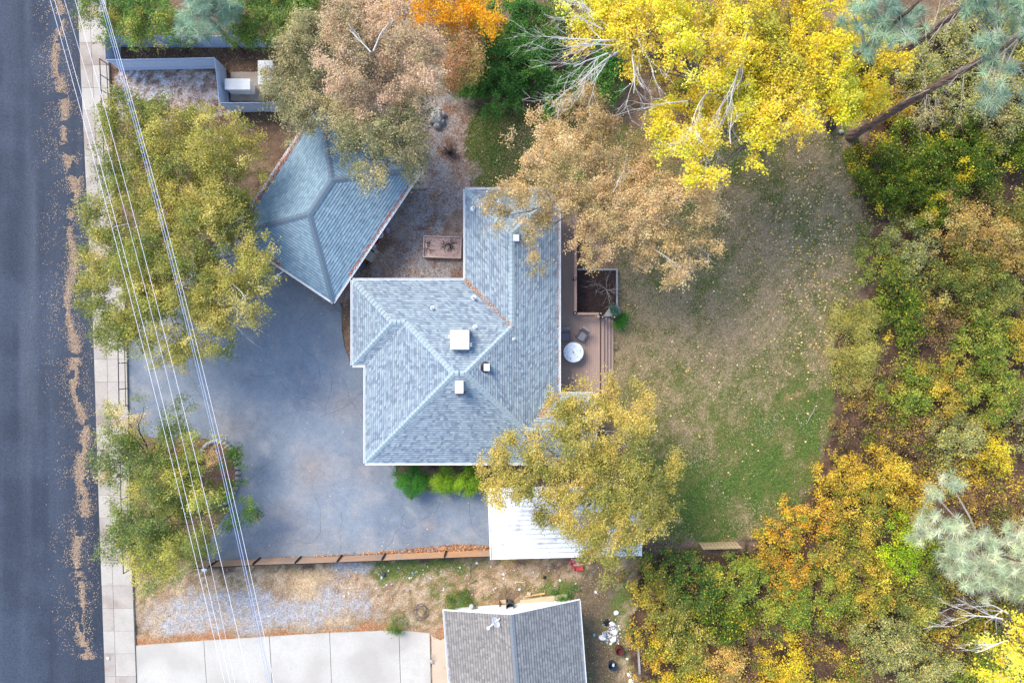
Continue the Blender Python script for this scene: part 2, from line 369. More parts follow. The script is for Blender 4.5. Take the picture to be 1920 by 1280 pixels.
TREE_N = [0]
def tree(name, label, cat, base, blobs_px, z, pal, group=None, trunk_r=0.22, bark=None, size=0.17, lai=2.6, flat=0.7, limbs=14, tw=0.75, nl=16, extra_px=(), twig=None, twig_frac=0.25, zj=1.0, k=0.9, coh=0.5, aspect=0.6, bare=(), clear=(), shell=0.3):
    "a tapered trunk with limbs running to the clumps of its crown"
    TREE_N[0] += 1; rr = random.Random(TREE_N[0] * 13)
    bark = bark or M_BARK
    bl = []
    for b in blobs_px:
        zz = z + rr.uniform(-zj, zj) if len(b) < 4 else b[3]; b = (b[0], b[1], b[2] * 1.1)
        p = P(b[0], b[1], zz); bl.append((p, b[2] * (H - zz) / FPX))
    B = P(base[0], base[1], 0)
    t = thing(name, label, cat, B, 0, group)
    def loc(p): return (p[0] - B[0], p[1] - B[1], p[2])
    bl = [(loc(p), r) for p, r in bl]
    mean = Vector((sum(p[0] for p, r in bl) / len(bl), sum(p[1] for p, r in bl) / len(bl), sum(p[2] for p, r in bl) / len(bl)))
    fork = Vector((mean.x * 0.35, mean.y * 0.35, mean.z * 0.5))
    tr = MB(); pts = [Vector((0, 0, -0.15)), Vector((0, 0, 0.25))]; rad = [trunk_r * 1.5, trunk_r * 1.15]
    for i in range(1, 6):
        f = i / 5; pts.append(Vector((fork.x * f + rr.uniform(-.08, .08), fork.y * f + rr.uniform(-.08, .08), 0.25 + (fork.z - 0.25) * f))); rad.append(trunk_r * (1.1 - 0.4 * f))
    tr.tube(pts, rad, 9); tr.build('trunk', M_BARK if bark is M_BARKW else bark, t, True)
    br = MB(); order = sorted(bl, key=lambda b: -b[1])
    for i in range(limbs):
        c, r = order[i % len(order)]
        q = Vector(c) + Vector((rr.uniform(-1, 1), rr.uniform(-1, 1), rr.uniform(-.6, .3))) * r * 0.55
        a = pts[-1 - (i % 3)]
        mid = a.lerp(q, 0.5) + Vector((rr.uniform(-.4, .4), rr.uniform(-.4, .4), rr.uniform(-.1, .5)))
        r0 = trunk_r * rr.uniform(0.22, 0.38)
        seq = [a, a.lerp(mid, 0.5) + Vector((rr.uniform(-.15, .15), rr.uniform(-.15, .15), 0.05)), mid, mid.lerp(q, 0.5) + Vector((rr.uniform(-.2, .2), rr.uniform(-.2, .2), 0)), q]
        br.tube(seq, [r0, r0 * .85, r0 * .65, r0 * .45, r0 * .25], 6)
        for s in range(4):
            grow(br, seq[2 + s % 3], (q - a).normalized() + Vector((rr.uniform(-1, 1), rr.uniform(-1, 1), rr.uniform(-.1, .7))), r * rr.uniform(0.6, 1.1), r0 * 0.4, 1, rr, kids=3)
    bw = MB()
    for (px, py, zz, ang, ln, rad0, dep) in bare:
        p = loc(P(px, py, zz)); grow(bw, p, (math.cos(R(ang)), math.sin(R(ang)), 0.05), ln, rad0, dep, rr, 0.05, 0.55, 4, 5)
        br.tube([pts[-1], Vector(pts[-1]).lerp(Vector(p), 0.5) + Vector((0, 0, .4)), p], [rad0 * 1.8, rad0 * 1.5, rad0], 5)
    br.build('branches', M_BARK if bark is M_BARKW else bark, t)
    if bare: bw.build('bare_limbs', M_BARKW, t)
    ex = [(loc(P(e[0], e[1], z)), e[2] * (H - z) / FPX, e[3]) for e in extra_px]
    clr = [(c[0] - B[0], c[1] - B[0], c[2] - B[1], c[3] - B[1], c[4]) for c in clear]
    foliage('crown', t, bl, PAL[pal] if isinstance(pal, str) else pal, size * .59, lai * 1.1, tw * 1.15, nl + 6, flat, coh, 1.1, aspect, twig or M_TWIG, twig_frac, ex, k, 0.5, shell, clr)
    return t

BUSH_N = [0]
def bush(name, label, px, py, rpx, h, pal, group=None, size=0.15, lai=2.2, cat='shrub', nblob=5, tw=0.5, k=0.9, coh=0.7, aspect=0.65, stems=True, shell=0.35, nl=12, twig=None, tf=0.4):
    BUSH_N[0] += 1; rr = random.Random(500 + BUSH_N[0] * 7)
    zc = h * 0.6; B = P(px, py, 0); r = rpx * (1.22 if name in ('thicket_shrub', 'laurel', 'shrub') else 1.05) * (H - zc) / FPX
    t = thing(name, label, cat, B, 0, group)
    c0 = P(px, py, zc); off = (c0[0] - B[0], c0[1] - B[1])
    bl = [((off[0] * 0, off[1] * 0, zc), r * 0.6)]
    for i in range(nblob):
        a = 2 * math.pi * (i + rr.random() * 0.7) / nblob; q = r * rr.uniform(0.45, 0.7)
        bl.append(((math.cos(a) * q, math.sin(a) * q, zc * rr.uniform(0.55, 1.05)), r * rr.uniform(0.34, 0.5)))
    if stems:
        st = MB()
        for i in range(7):
            a = rr.uniform(0, 6.28); grow(st, (rr.uniform(-.15, .15), rr.uniform(-.15, .15), -0.03), (math.cos(a) * .5, math.sin(a) * .5, 1), h * 0.9, 0.035, 1, rr, kids=2)
        st.build('stems', M_BARKD, t)
    fl = min(0.9, h * 0.5 / max(r * 0.55, 0.1))
    foliage('crown', t, bl, PAL[pal] if isinstance(pal, str) else pal, size * .68, lai, tw * 1.15, nl + 4, fl, coh, 1.1, aspect, twig or M_TWIGD, tf, (), k, 0.04, shell, (), PAL['mixed'] if name == 'thicket_shrub' else None)
    return t

def scatter(name, label, cat, pts, size, pal, up=2.0, k=0.9, z=0.02, dz=0.03, coh=None, aspect=0.6):
    "uncountable fallen leaves lying on a surface"
    pts = np.asarray(pts, float); n = len(pts)
    if pts.shape[1] == 2: pts = np.concatenate([pts, np.full((n, 1), z)], 1)
    pts = pts.copy(); pts[:, 2] += RNG.random(n) * dz
    cl = pick_cols(n, PAL[pal] if isinstance(pal, str) else pal, pts if coh else None, coh or 1, 0.15, k)
    o = np_mesh(name, leaves_at(pts, size, cl, up, aspect), 3, M_LEAF, cl)
    return tag(o, label, cat, kind='stuff')
def pts_px(n, poly, dens=None, z=0.0):
    "n random points inside a photo polygon, kept by a density function of pixel position"
    xs = [p[0] for p in poly]; ys = [p[1] for p in poly]
    x = RNG.uniform(min(xs), max(xs), n); y = RNG.uniform(min(ys), max(ys), n)
    m = inpoly(x, y, poly)
    if dens is not None: m &= RNG.random(n) < dens(x, y)
    x = x[m]; y = y[m]; kk = (H - z) / FPX
    return np.stack([(x - 960) * kk, (640 - y) * kk], 1)

# ================================================================== THE SETTING
# ---- ground: one sheet, coloured by what grows or lies there
LAWN = [(876, 195), (1010, 205), (1190, 240), (1500, 250), (1560, 235), (1605, 260), (1600, 330), (1640, 420), (1620, 520), (1565, 640), (1560, 760), (1540, 880), (1500, 960), (1420, 1010), (1240, 1020), (1200, 985), (1150, 760), (1150, 600), (1160, 480), (1060, 350), (880, 352)]
YARD_SW = [(246, 1062), (920, 1045), (1210, 1048), (1180, 1110), (1190, 1290), (250, 1290)]
GRAVEL_SW = [(290, 1195), (285, 1150), (340, 1105), (430, 1085), (560, 1075), (640, 1050), (660, 1062), (640, 1100), (685, 1120), (700, 1150), (650, 1180), (420, 1190)]
COURT = [(640, 300), (700, 190), (880, 185), (878, 525), (660, 525), (640, 590), (620, 560)]
FORE = [(215, 128), (405, 128), (415, 215), (330, 230), (215, 230)]
THICKET = [(1575, 120), (1950, -20), (1950, 1310), (1195, 1310), (1180, 1120), (1215, 1040), (1400, 1040), (1490, 990), (1550, 880), (1565, 640), (1650, 520), (1600, 330), (1620, 260)]
def axis(lo, hi, step):
    core = np.arange(lo, hi + step / 2, step)
    return np.concatenate([[-300, -140, -80, -55], core, [55, 80, 140, 300]])
gx = axis(-38, 38, 0.24); gy = axis(-26.5, 26.5, 0.24)
GX, GY = np.meshgrid(gx, gy, indexing='ij')
PXg = 960 + GX * FPX / H; PYg = 640 - GY * FPX / H
wx = PXg + (fbm(GX, GY, 4, 0.5, 2) - 0.5) * 60 + (fbm(GX, GY, 2, 3.0, 4) - .5) * 14; wy = PYg + (fbm(GX, GY, 4, 0.5, 31) - 0.5) * 60 + (fbm(GX, GY, 2, 3.0, 9) - .5) * 14
n1 = fbm(GX, GY, 4, 0.30, 11); n2 = fbm(GX, GY, 4, 1.3, 23); n3 = fbm(GX, GY, 3, 4.0, 37)
def mixc(a, b, t): t = np.clip(t, 0, 1)[..., None]; return np.array(a) * (1 - t) + np.array(b) * t
def sm(v, lo, hi): v = np.clip((v - lo) / (hi - lo), 0, 1); return v * v * (3 - 2 * v)
def blob(px, py, rx, ry): return np.exp(-(((wx - px) / rx) ** 2 + ((wy - py) / ry) ** 2))
G = mixc(mixc(lin((122, 100, 84)), lin((144, 122, 102)), sm(n1, .35, .65)), lin((94, 78, 66)), sm(n2, .5, .75))   # leaf mould
# yard court beside the garage: gravel and litter
m = inpoly(wx, wy, COURT)
court = mixc(mixc(lin((172, 152, 138)), lin((166, 162, 162)), sm(n1, .42, .62)), lin((140, 116, 102)), sm(n2, .52, .72))
G[m] = court[m]
fore = mixc(mixc(lin((204, 188, 180)), lin((212, 210, 214)), sm(n2, .44, .6)), lin((144, 120, 104)), sm(n3, .5, .66))
m = inpoly(wx, wy, FORE); G[m] = fore[m]
# lawn
dry = blob(1440, 480, 200, 160) + 0.9 * blob(1230, 640, 130, 150) + 0.9 * blob(1560, 280, 70, 70) + 0.8 * blob(1420, 640, 150, 60) + 0.5 * blob(1500, 870, 40, 60) + 0.5 * blob(1320, 760, 90, 40)
wet = 1.0 * blob(1500, 790, 90, 110) + 0.9 * blob(1330, 940, 180, 90) + 0.8 * blob(910, 280, 60, 110) + 0.4 * blob(1370, 560, 90, 70)
dv = dry * .9 - wet * 0.7 + (n2 - 0.5) * 2.6 + (n1 - .5) * 1.2 + (n3 - .5) * 1.6
lawn = mixc(mixc(lin((82, 108, 46)), lin((116, 112, 66)), sm(dv, -0.9, 0.1)), lin((164, 142, 112)), sm(dv, 0.05, 1.1))
lawn = mixc(lawn, lin((80, 98, 54)), 0.8 * sm(n3, .55, .75) * sm(-dv, -.3, .3))
lawn = mixc(lawn, lin((176, 134, 100)), np.exp(-(((PXg - 1476) / 7) ** 2 + ((PYg - 745) / 5) ** 2)) + np.exp(-(((PXg - 1495) / 7) ** 2 + ((PYg - 741) / 5) ** 2)))
m = inpoly(wx, wy, LAWN); G[m] = lawn[m]
# thicket floor
fl = mixc(mixc(lin((88, 70, 60)), lin((116, 92, 74)), sm(n2, .4, .65)), lin((62, 58, 42)), sm(n1, .5, .7))
m = inpoly(wx, wy, THICKET); G[m] = fl[m]
pth = blob(1900, 905, 60, 20); G = mixc(G, lin((150, 112, 92)), pth * 1.2)
# neighbour's yard: dry grass, green tufts, pale gravel
ys = mixc(mixc(lin((190, 166, 138)), lin((162, 134, 104)), sm(n2, .4, .6)), lin((128, 112, 76)), sm(n3, .52, .72))
grn = blob(800, 1062, 110, 14) + blob(700, 1075, 40, 16) + blob(1040, 1105, 70, 30) + blob(860, 1130, 50, 30) + 0.8 * blob(760, 1085, 60, 20) + 0.8 * blob(1150, 1140, 50, 60) + .9 * blob(1105, 1250, 40, 60) + .6 * blob(1150, 1225, 60, 60)
ys = mixc(ys, lin((104, 118, 62)), sm(grn + (n3 - .5) * 1.2 + (n2 - .5) * .6, .25, .75))
brn = blob(1110, 1140, 40, 80) + blob(1140, 1240, 60, 60) + .7 * blob(960, 1110, 90, 25)
ys = mixc(ys, lin((122, 104, 86)), sm(brn + (n2 - .5), .3, .9) * .9)
ys = mixc(ys, lin((214, 186, 146)), 0.9 * blob(575, 1085, 24, 20))
m = inpoly(wx, wy, YARD_SW); G[m] = ys[m]
gr = mixc(lin((176, 174, 176)), lin((178, 160, 140)), sm(n3, .48, .70))
gm_ = 1.0 * blob(400, 1150, 110, 34) + 1.0 * blob(560, 1140, 120, 34) + .8 * blob(650, 1070, 40, 22) + .8 * blob(340, 1180, 70, 16)
G = mixc(G, gr, sm(gm_ * 1.15 + (n3 - .5) * 1.1 + (n2 - .5) * .8, .2, .75) * (wy < 1205) * (wy > 1055))
edge = np.exp(-((wy - (1213 - (wx - 250) * 0.055)) / 7) ** 2) * (wx < 830) * (wx > 250); G = mixc(G, lin((176, 124, 88)), edge)
# strip behind the kerb
st = mixc(lin((150, 126, 100)), lin((118, 112, 70)), sm(n2, .42, .6)); m = inpoly(wx, wy, [(205, 820), (330, 760), (420, 830), (440, 940), (400, 1060), (250, 1070), (240, 900)]); G[m] = st[m]
G = np.clip(G * (0.94 + 0.12 * n3[..., None]), 0, 1)
nx, ny = GX.shape
GZ = np.where((np.abs(GX) < 37) & (np.abs(GY) < 26), (n2 - 0.5) * 0.03 - 0.006, 0.0)
Vg = np.stack([GX, GY, GZ], -1).reshape(-1, 3)
I = np.arange(nx * ny).reshape(nx, ny)
Fq = np.stack([I[:-1, :-1], I[1:, :-1], I[1:, 1:], I[:-1, 1:]], -1).reshape(-1, 4)
me = bpy.data.meshes.new('ground'); me.vertices.add(len(Vg)); me.vertices.foreach_set('co', Vg.astype(np.float32).ravel())
me.loops.add(Fq.size); me.loops.foreach_set('vertex_index', Fq.astype(np.int32).ravel()); me.polygons.add(len(Fq))
me.polygons.foreach_set('loop_start', np.arange(0, Fq.size, 4, dtype=np.int32)); me.polygons.foreach_set('loop_total', np.full(len(Fq), 4, np.int32)); me.update(calc_edges=True)
a = me.color_attributes.new('Col', 'FLOAT_COLOR', 'POINT'); c4 = np.ones((nx * ny, 4), np.float32); c4[:, :3] = G.reshape(-1, 3); a.data.foreach_set('color', c4.ravel())
me.materials.append(M_GROUND); tag(link('ground', me), kind='structure')

def sheet(name, poly_px, z, step, colfn, mtl, thick=0.05, parent=None):
    "a paved sheet cut to a photo outline, gridded so that its wear, stains and painted shade can be coloured"
    bm = bmesh.new(); vs = [bm.verts.new((*P(x, y, z)[:2], z)) for x, y in poly_px]; f = bm.faces.new(vs)
    if f.normal.z < 0 or f.calc_area() and (bm.normal_update() or f.normal.z < 0): f.normal_flip()
    xs = [v.co.x for v in vs]; ys = [v.co.y for v in vs]
    for ax, lo, hi in ((0, min(xs), max(xs)), (1, min(ys), max(ys))):
        q = lo + step
        while q < hi:
            co = (q, 0, 0) if ax == 0 else (0, q, 0); no = (1, 0, 0) if ax == 0 else (0, 1, 0)
            bmesh.ops.bisect_plane(bm, geom=bm.verts[:] + bm.edges[:] + bm.faces[:], plane_co=co, plane_no=no); q += step
    me = bpy.data.meshes.new(name); bm.to_mesh(me); bm.free()
    co = np.zeros(len(me.vertices) * 3, np.float32); me.vertices.foreach_get('co', co); co = co.reshape(-1, 3)
    col = colfn(co[:, 0], co[:, 1]); c4 = np.ones((len(co), 4), np.float32); c4[:, :3] = col
    a = me.color_attributes.new('Col', 'FLOAT_COLOR', 'POINT'); a.data.foreach_set('color', c4.ravel()); me.materials.append(mtl)
    return link(name, me, parent)

# ---- road
EDGE = [(138, -160), (145, 0), (160, 320), (174, 600), (185.5, 960), (197, 1280), (203, 1450)]
def edge_x(y): return float(np.interp(y, [e[1] for e in EDGE], [e[0] for e in EDGE]))
def road_col(x, y):
    px = 960 + x * FPX / H
    n = fbm(x, y, 4, 0.35, 3); s = fbm(x * .55, y * 0.03, 2, 1.0, 8); s2 = fbm(x * 2.2, y * 0.05, 3, 1.0, 19)
    c = mixc(lin((68, 77, 93)), lin((56, 64, 79)), sm(n, .35, .65))
    c = mixc(c, lin((80, 89, 104)), 0.4 * sm(s, .45, .72)); c = mixc(c, lin((96, 103, 116)), .5 * sm(s2, .52, .78))
    c = mixc(c, lin((50, 57, 69)), 0.5 * sm(px, 90, 150)); return c
tag(sheet('road', [(-520, -160), *EDGE, (-520, 1450)], 0.03, 0.4, road_col, M_ROAD), kind='structure')
# ---- kerb and sidewalk, slab by slab
SW0 = [(-160, 165, 200), (0, 167, 198), (320, 182, 212), (600, 199, 236), (960, 207, 243), (1280, 217.5, 255), (1450, 222, 262)]
def sw(y, i): return float(np.interp(y, [s[0] for s in SW0], [s[i] for s in SW0]))
kb = tag(bpy.data.objects.new('kerb', None), kind='structure'); C.objects.link(kb)
sk = tag(bpy.data.objects.new('sidewalk', None), kind='structure'); C.objects.link(sk)
JO = list(np.arange(-90, 1400, 42.4))
for i in range(len(JO) - 1):
    a, b = JO[i] + 0.45, JO[i + 1] - 0.0
    dz = random.uniform(-.006, .006)
    q = [(edge_x(a), a), (edge_x(b), b), (sw(b, 1) - 0.35, b), (sw(a, 1) - 0.35, a)]
    MB().prism([P(*p, .15)[:2] for p in q], 0.0, 0.145 + dz).build('slab', M_CONC_D if i % 3 else M_CONC, kb)
    q = [(sw(a, 1) + 0.35, a), (sw(b, 1) + 0.35, b), (sw(b, 2), b), (sw(a, 2), a)]
    MB().prism([P(*p, .15)[:2] for p in q], 0.0, 0.15 + dz).build('slab', M_CONC if i % 4 else M_CONC_D, sk)
bed = [(edge_x(y) + 0.6, y) for y in range(-160, 1451, 115)] + [(sw(y, 2) - 0.6, y) for y in range(1450, -161, -115)]
MB().prism([P(*p, .1)[:2] for p in bed], 0.012, 0.118).build('joint_bed', M_JOINT, sk)
# ---- driveway
DRIVE = [(236, 640), (250, 610), (330, 540), (420, 430), (480, 400), (560, 470), (625, 545), (640, 575), (641, 620), (646, 650), (660, 688), (700, 690), (700, 866), (742, 869), (745, 900), (775, 918), (850, 922), (918, 919), (1000, 920), (1000, 1028), (918, 1026), (840, 1032), (700, 1038), (560, 1044), (440, 1051), (385, 1058), (398, 1000), (432, 950), (446, 915), (444, 880), (425, 845), (395, 824), (350, 818), (300, 822), (262, 815), (246, 790), (236, 745)]
def drive_col(x, y):
    px = 960 + x * FPX / H; py = 640 - y * FPX / H
    n = fbm(x, y, 4, 0.28, 6); n2 = fbm(x, y, 4, 1.1, 14)
    c = mixc(lin((143, 153, 165)), lin((125, 136, 150)), sm(n, .35, .65)); c = mixc(c, lin((162, 163, 166)), .6 * sm(n2, .52, .72))
    def bl(a, b, rx, ry): return np.exp(-(((px - a) / rx) ** 2 + ((py - b) / ry) ** 2))
    c = mixc(c, lin((104, 116, 132)), 0.55 * bl(500, 560, 150, 90)); c = mixc(c, lin((158, 148, 144)), .75 * bl(585, 880, 34, 40) + .9 * bl(805, 985, 10, 10) + .5 * bl(640, 760, 40, 24) + .4 * bl(520, 960, 50, 22) + .4 * bl(440, 800, 40, 26) + .3 * bl(560, 1010, 60, 20) + .35 * bl(690, 890, 30, 30))  # broad dark patch first: shadow near the garage painted into the asphalt colour
    c = mixc(c, lin((112, 124, 138)), 0.5 * bl(450, 1010, 60, 30)); return c
dr = tag(sheet('driveway', DRIVE, 0.03, 0.35, drive_col, M_DRIVE), kind='structure')
ck = MB(); rr = random.Random(3)
for (x, y, ang, n) in [(560, 640, 75, 14), (690, 700, 200, 8), (590, 930, 60, 16), (470, 700, 10, 20), (640, 960, 95, 12), (520, 860, 150, 16), (700, 800, 190, 14), (830, 930, 100, 14), (600, 780, 20, 14), (480, 900, 80, 10), (560, 600, 350, 12), (760, 960, 120, 12), (300, 690, 20, 20), (620, 700, 60, 10), (880, 940, 95, 9)]:
    th = R(ang); p = [x, y]; prev = None
    for i in range(n):
        th += rr.uniform(-.5, .5); w = rr.uniform(.25, .6); a = P(p[0], p[1], 0); p = [p[0] + math.cos(th) * 8, p[1] + math.sin(th) * 8]; b = P(p[0], p[1], 0)
        if not inpoly(np.array([p[0]]), np.array([p[1]]), DRIVE)[0]: break
        nx_, ny_ = -(b[1] - a[1]), b[0] - a[0]; l = math.hypot(nx_, ny_); w0 = w * .024; nx_ *= w0 / l; ny_ *= w0 / l
        if prev is None: prev = ((a[0] - nx_, a[1] - ny_, .034), (a[0] + nx_, a[1] + ny_, .034))
        cur = ((b[0] - nx_, b[1] - ny_, .034), (b[0] + nx_, b[1] + ny_, .034)); ck.add([prev[0], prev[1], cur[1], cur[0]], [(0, 3, 2, 1)]); prev = cur
tag(ck.build('cracks', M_CRACK, dr), kind='stuff')
# ---- neighbour's concrete drive, slab by slab
cd = tag(bpy.data.objects.new('concrete_driveway', None), kind='structure'); C.objects.link(cd)
jt = [(254, 1210, 262, 1450), (382, 1201, 398, 1450), (505, 1193, 520, 1450), (618, 1186, 628, 1450), (748, 1181, 756, 1450), (806, 1187, 812, 1450)]
for i in range(len(jt) - 1):
    a, b = jt[i], jt[i + 1]; e = 0.5
    MB().prism([P(*p, .08)[:2] for p in [(a[0] + e, a[1]), (a[2] + e, a[3]), (b[2] - e, b[3]), (b[0] - e, b[1])]], -.02, 0.075 + (i % 2) * .006).build('slab', mat('concrete_pale', lin((206, 201, 192)), var=.10, s1=.7, var2=.08, s2=9, rough=.9, tint=(lin((176, 168, 158)), .35, .44, .6)), cd)
MB().prism([P(*p, .05)[:2] for p in [(256, 1214), (262, 1450), (808, 1450), (803, 1192), (700, 1188)]], -.03, 0.05).build('joint_bed', M_JOINT, cd)
MB().prism([P(*p, .04)[:2] for p in [(809, 1192), (815, 1450), (846, 1450), (846, 1190), (826, 1200)]], -.03, 0.045).build('slab', mat('concrete_tan', lin((206, 186, 164)), s1=.8, var=.1, rough=.9, tint=(lin((140, 126, 116)), .9, .55, .7)), cd)

# ================================================================== HOUSES
def srow(poly_sd, d):
    xs = []; n = len(poly_sd)
    for i in range(n):
        (s0, d0), (s1, d1) = poly_sd[i], poly_sd[(i + 1) % n]
        if (d0 > d) != (d1 > d): xs.append(s0 + (s1 - s0) * (d - d0) / (d1 - d0))
    xs.sort(); return [(xs[i], xs[i + 1]) for i in range(0, len(xs) - 1, 2)]
def shingle_face(V, Cc, poly, o, n2d, ze, pitch, pal, rr, e=0.148, w=(0.11, 0.28)):
    t = (-n2d[1], n2d[0])
    sd = [((p[0] - o[0]) * t[0] + (p[1] - o[1]) * t[1], (p[0] - o[0]) * n2d[0] + (p[1] - o[1]) * n2d[1]) for p in poly]
    dmax = max(d for s, d in sd); k = 0
    while k * e < dmax - 0.02:
        d0, d1 = k * e, min((k + 1) * e, dmax - 1e-4)
        a = srow(sd, d0 + 1e-4); b = srow(sd, d1 - 1e-4)
        if len(a) != len(b): b = a
        for (a0, a1), (b0, b1) in zip(a, b):
            cuts = [0.0]; L = max(a1 - a0, b1 - b0, 0.05); q = rr.uniform(0.05, .3)
            while q < L - 0.06: cuts.append(q / L); q += rr.uniform(*w)
            cuts.append(1.0)
            for i in range(len(cuts) - 1):
                f0, f1 = cuts[i], cuts[i + 1]
                sA0, sA1 = a0 + (a1 - a0) * f0, a0 + (a1 - a0) * f1; sB0, sB1 = b0 + (b1 - b0) * f0, b0 + (b1 - b0) * f1
                l = rr.choice((0.018, 0.022, 0.032)); zl = ze + pitch * d0; zu = ze + pitch * d1
                def W(s, d, z): return (o[0] + t[0] * s + n2d[0] * d, o[1] + t[1] * s + n2d[1] * d, z)
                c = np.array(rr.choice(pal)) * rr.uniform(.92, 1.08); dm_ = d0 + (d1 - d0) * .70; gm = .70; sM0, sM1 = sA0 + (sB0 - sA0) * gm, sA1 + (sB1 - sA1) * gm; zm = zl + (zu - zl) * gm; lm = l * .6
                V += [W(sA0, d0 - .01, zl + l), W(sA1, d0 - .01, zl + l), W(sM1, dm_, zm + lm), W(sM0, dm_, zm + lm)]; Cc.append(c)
                V += [W(sM0, dm_, zm + lm), W(sM1, dm_, zm + lm), W(sB1, d1, zu + l * .5), W(sB0, d1, zu + l * .5)]; Cc.append(c * .55)  # printed band, darkened so the course's shadow line is painted into the colour
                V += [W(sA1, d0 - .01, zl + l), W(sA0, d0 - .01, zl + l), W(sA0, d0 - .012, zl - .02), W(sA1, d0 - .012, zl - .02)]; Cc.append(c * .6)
        k += 1
def cap_mesh(name, w, ln, drop, mtl):
    m = MB(); t = .022
    vs = [(-ln / 2, -w, -drop), (-ln / 2, 0, t), (-ln / 2, w, -drop), (ln / 2, -w, -drop + .02), (ln / 2, 0, t + .02), (ln / 2, w, -drop + .02)]
    vs += [(x, y, z - .03) for x, y, z in vs]
    m.add(vs, [(0, 3, 4, 1), (1, 4, 5, 2), (6, 7, 10, 9), (7, 8, 11, 10), (0, 1, 7, 6), (1, 2, 8, 7), (3, 9, 10, 4), (4, 10, 11, 5), (0, 6, 9, 3), (2, 5, 11, 8)])
    return m.mesh(name, mtl)
def caps(parent, segs, me, step=0.235, lift=0.03):
    for a, b in segs:
        a = Vector(a); b = Vector(b); n = max(1, int((b - a).length / step)); d = (b - a).normalized()
        rot = d.to_track_quat('X', 'Z').to_euler()
        for i in range(n):
            o = link('ridge_cap', me, parent); o.location = a.lerp(b, (i + .5) / n) + Vector((0, 0, lift)); o.rotation_euler = rot
def gutter(parent, a, b, z, mtl, w=0.11, h=0.10, out=(0, 0), i=0):
    dx, dy = b[0] - a[0], b[1] - a[1]; L = math.hypot(dx, dy); m = MB()
    cx, cy = (a[0] + b[0]) / 2 + out[0] * w * .5, (a[1] + b[1]) / 2 + out[1] * w * .5; rz = math.atan2(dy, dx); zz = z + i * .002
    nx_, ny_ = -dy / L, dx / L
    m.box((cx, cy, zz - h + .006), (L, w, .012), rz)
    for s in (-1, 1): m.box((cx + nx_ * s * (w / 2 - .014), cy + ny_ * s * (w / 2 - .014), zz - h / 2 + .007), (L, .028, h - .012), rz)
    return m.build('gutter', mtl, parent)

SH_BLUE = [lin(c, .92) for c in ((145, 160, 170), (151, 166, 175), (134, 147, 160), (142, 154, 166), (158, 172, 179), (124, 137, 151))]
SH_BLUE2 = [lin(c, 1.0) for c in ((124, 148, 164), (130, 154, 168), (118, 142, 158), (126, 148, 164), (134, 158, 172))]
SH_GREY = [lin(c, .86) for c in ((150, 145, 140), (142, 137, 133), (158, 152, 146), (136, 132, 130), (148, 142, 138))]

# ---- main house
ZE, PT = 2.8, 0.40
XL, X1, X2, XR, XF = -10.42, -9.58, -3.066, 3.066, 5.40
YT, YM, YW, YB, YS = 9.93, 4.007, -1.568, -7.944, -3.415
hw = (YM - YW) / 2; ry = (YM + YW) / 2; hm = (YM - YB) / 2; rm = (YM + YB) / 2; hn = XR; hs = (YS - YB) / 2; rs = (YS + YB) / 2
A_ = (XL + hw, ry); B_ = (X1 + hw, ry); C_ = (X1 + hm, rm); D_ = (XR - hm, rm); E_ = (0, YM - hn); F_ = (0, YT - hn); G_ = (XR - hs, rs); H_ = (XF - hs, rs)
FACES = [
 ([(XL, YM), (XL, YW), A_], (XL, 0), (1, 0)),
 ([(XL, YM), A_, B_, C_, D_, E_, (X2, YM)], (0, YM), (0, -1)),
 ([(XL, YW), (X1, YW), B_, A_], (0, YW), (0, 1)),
 ([(X1, YW), (X1, YB), C_, B_], (X1, 0), (1, 0)),
 ([(X1, YB), (XF, YB), H_, G_, D_, C_], (0, YB), (0, 1)),
 ([(XR, YS), (XR, YT), F_, E_, D_, G_], (XR, 0), (-1, 0)),
 ([(X2, YT), (X2, YM), E_, F_], (X2, 0), (1, 0)),
 ([(X2, YT), F_, (XR, YT)], (0, YT), (0, -1)),
 ([(XR, YS), (XF, YS), H_, G_], (0, YS), (0, -1)),
 ([(XF, YS), (XF, YB), H_], (XF, 0), (-1, 0))]
def roof_z(p, o, n): return ZE + PT * ((p[0] - o[0]) * n[0] + (p[1] - o[1]) * n[1])
house = thing('house', 'large L-shaped house with blue grey shingled hip roof beside the asphalt driveway', 'house', (0, 0, 0))
OUT = [(XL, YM), (X2, YM), (X2, YT), (XR, YT), (XR, YS), (XF, YS), (XF, YB), (X1, YB), (X1, YW), (XL, YW)]
def inset(poly, d):
    n = len(poly); r = []
    a = sum(poly[i][0] * poly[(i + 1) % n][1] - poly[(i + 1) % n][0] * poly[i][1] for i in range(n)); s = 1 if a > 0 else -1
    for i in range(n):
        p0, p1, p2 = Vector(poly[i - 1]), Vector(poly[i]), Vector(poly[(i + 1) % n]); e1 = (p1 - p0).normalized(); e2 = (p2 - p1).normalized()
        n1_ = Vector((-e1.y, e1.x)) * s; n2_ = Vector((-e2.y, e2.x)) * s; r.append(tuple(p1 + (n1_ + n2_) * d))
    return r
MB().prism(inset(OUT, 0.55), -0.1, ZE - 0.06).build('wall', M_WALL, house)
rf = MB()
for poly, o, n in FACES: rf.add([(p[0], p[1], roof_z(p, o, n) - 0.012) for p in poly], [tuple(range(len(poly)))])
rf.add([(p[0], p[1], ZE - 0.05) for p in OUT], [tuple(range(len(OUT)))])
roof = rf.build('roof', mat('roof_deck', lin((92, 106, 124))), house)
V = []; Cc = []; rr = random.Random(5)
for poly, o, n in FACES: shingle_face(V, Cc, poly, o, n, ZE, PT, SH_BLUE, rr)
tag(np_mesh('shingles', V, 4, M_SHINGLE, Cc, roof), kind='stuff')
def z3(p, q): return (p[0], p[1], q)
zW = ZE + PT * hw; zM = ZE + PT * hm; zN = ZE + PT * hn; zS = ZE + PT * hs
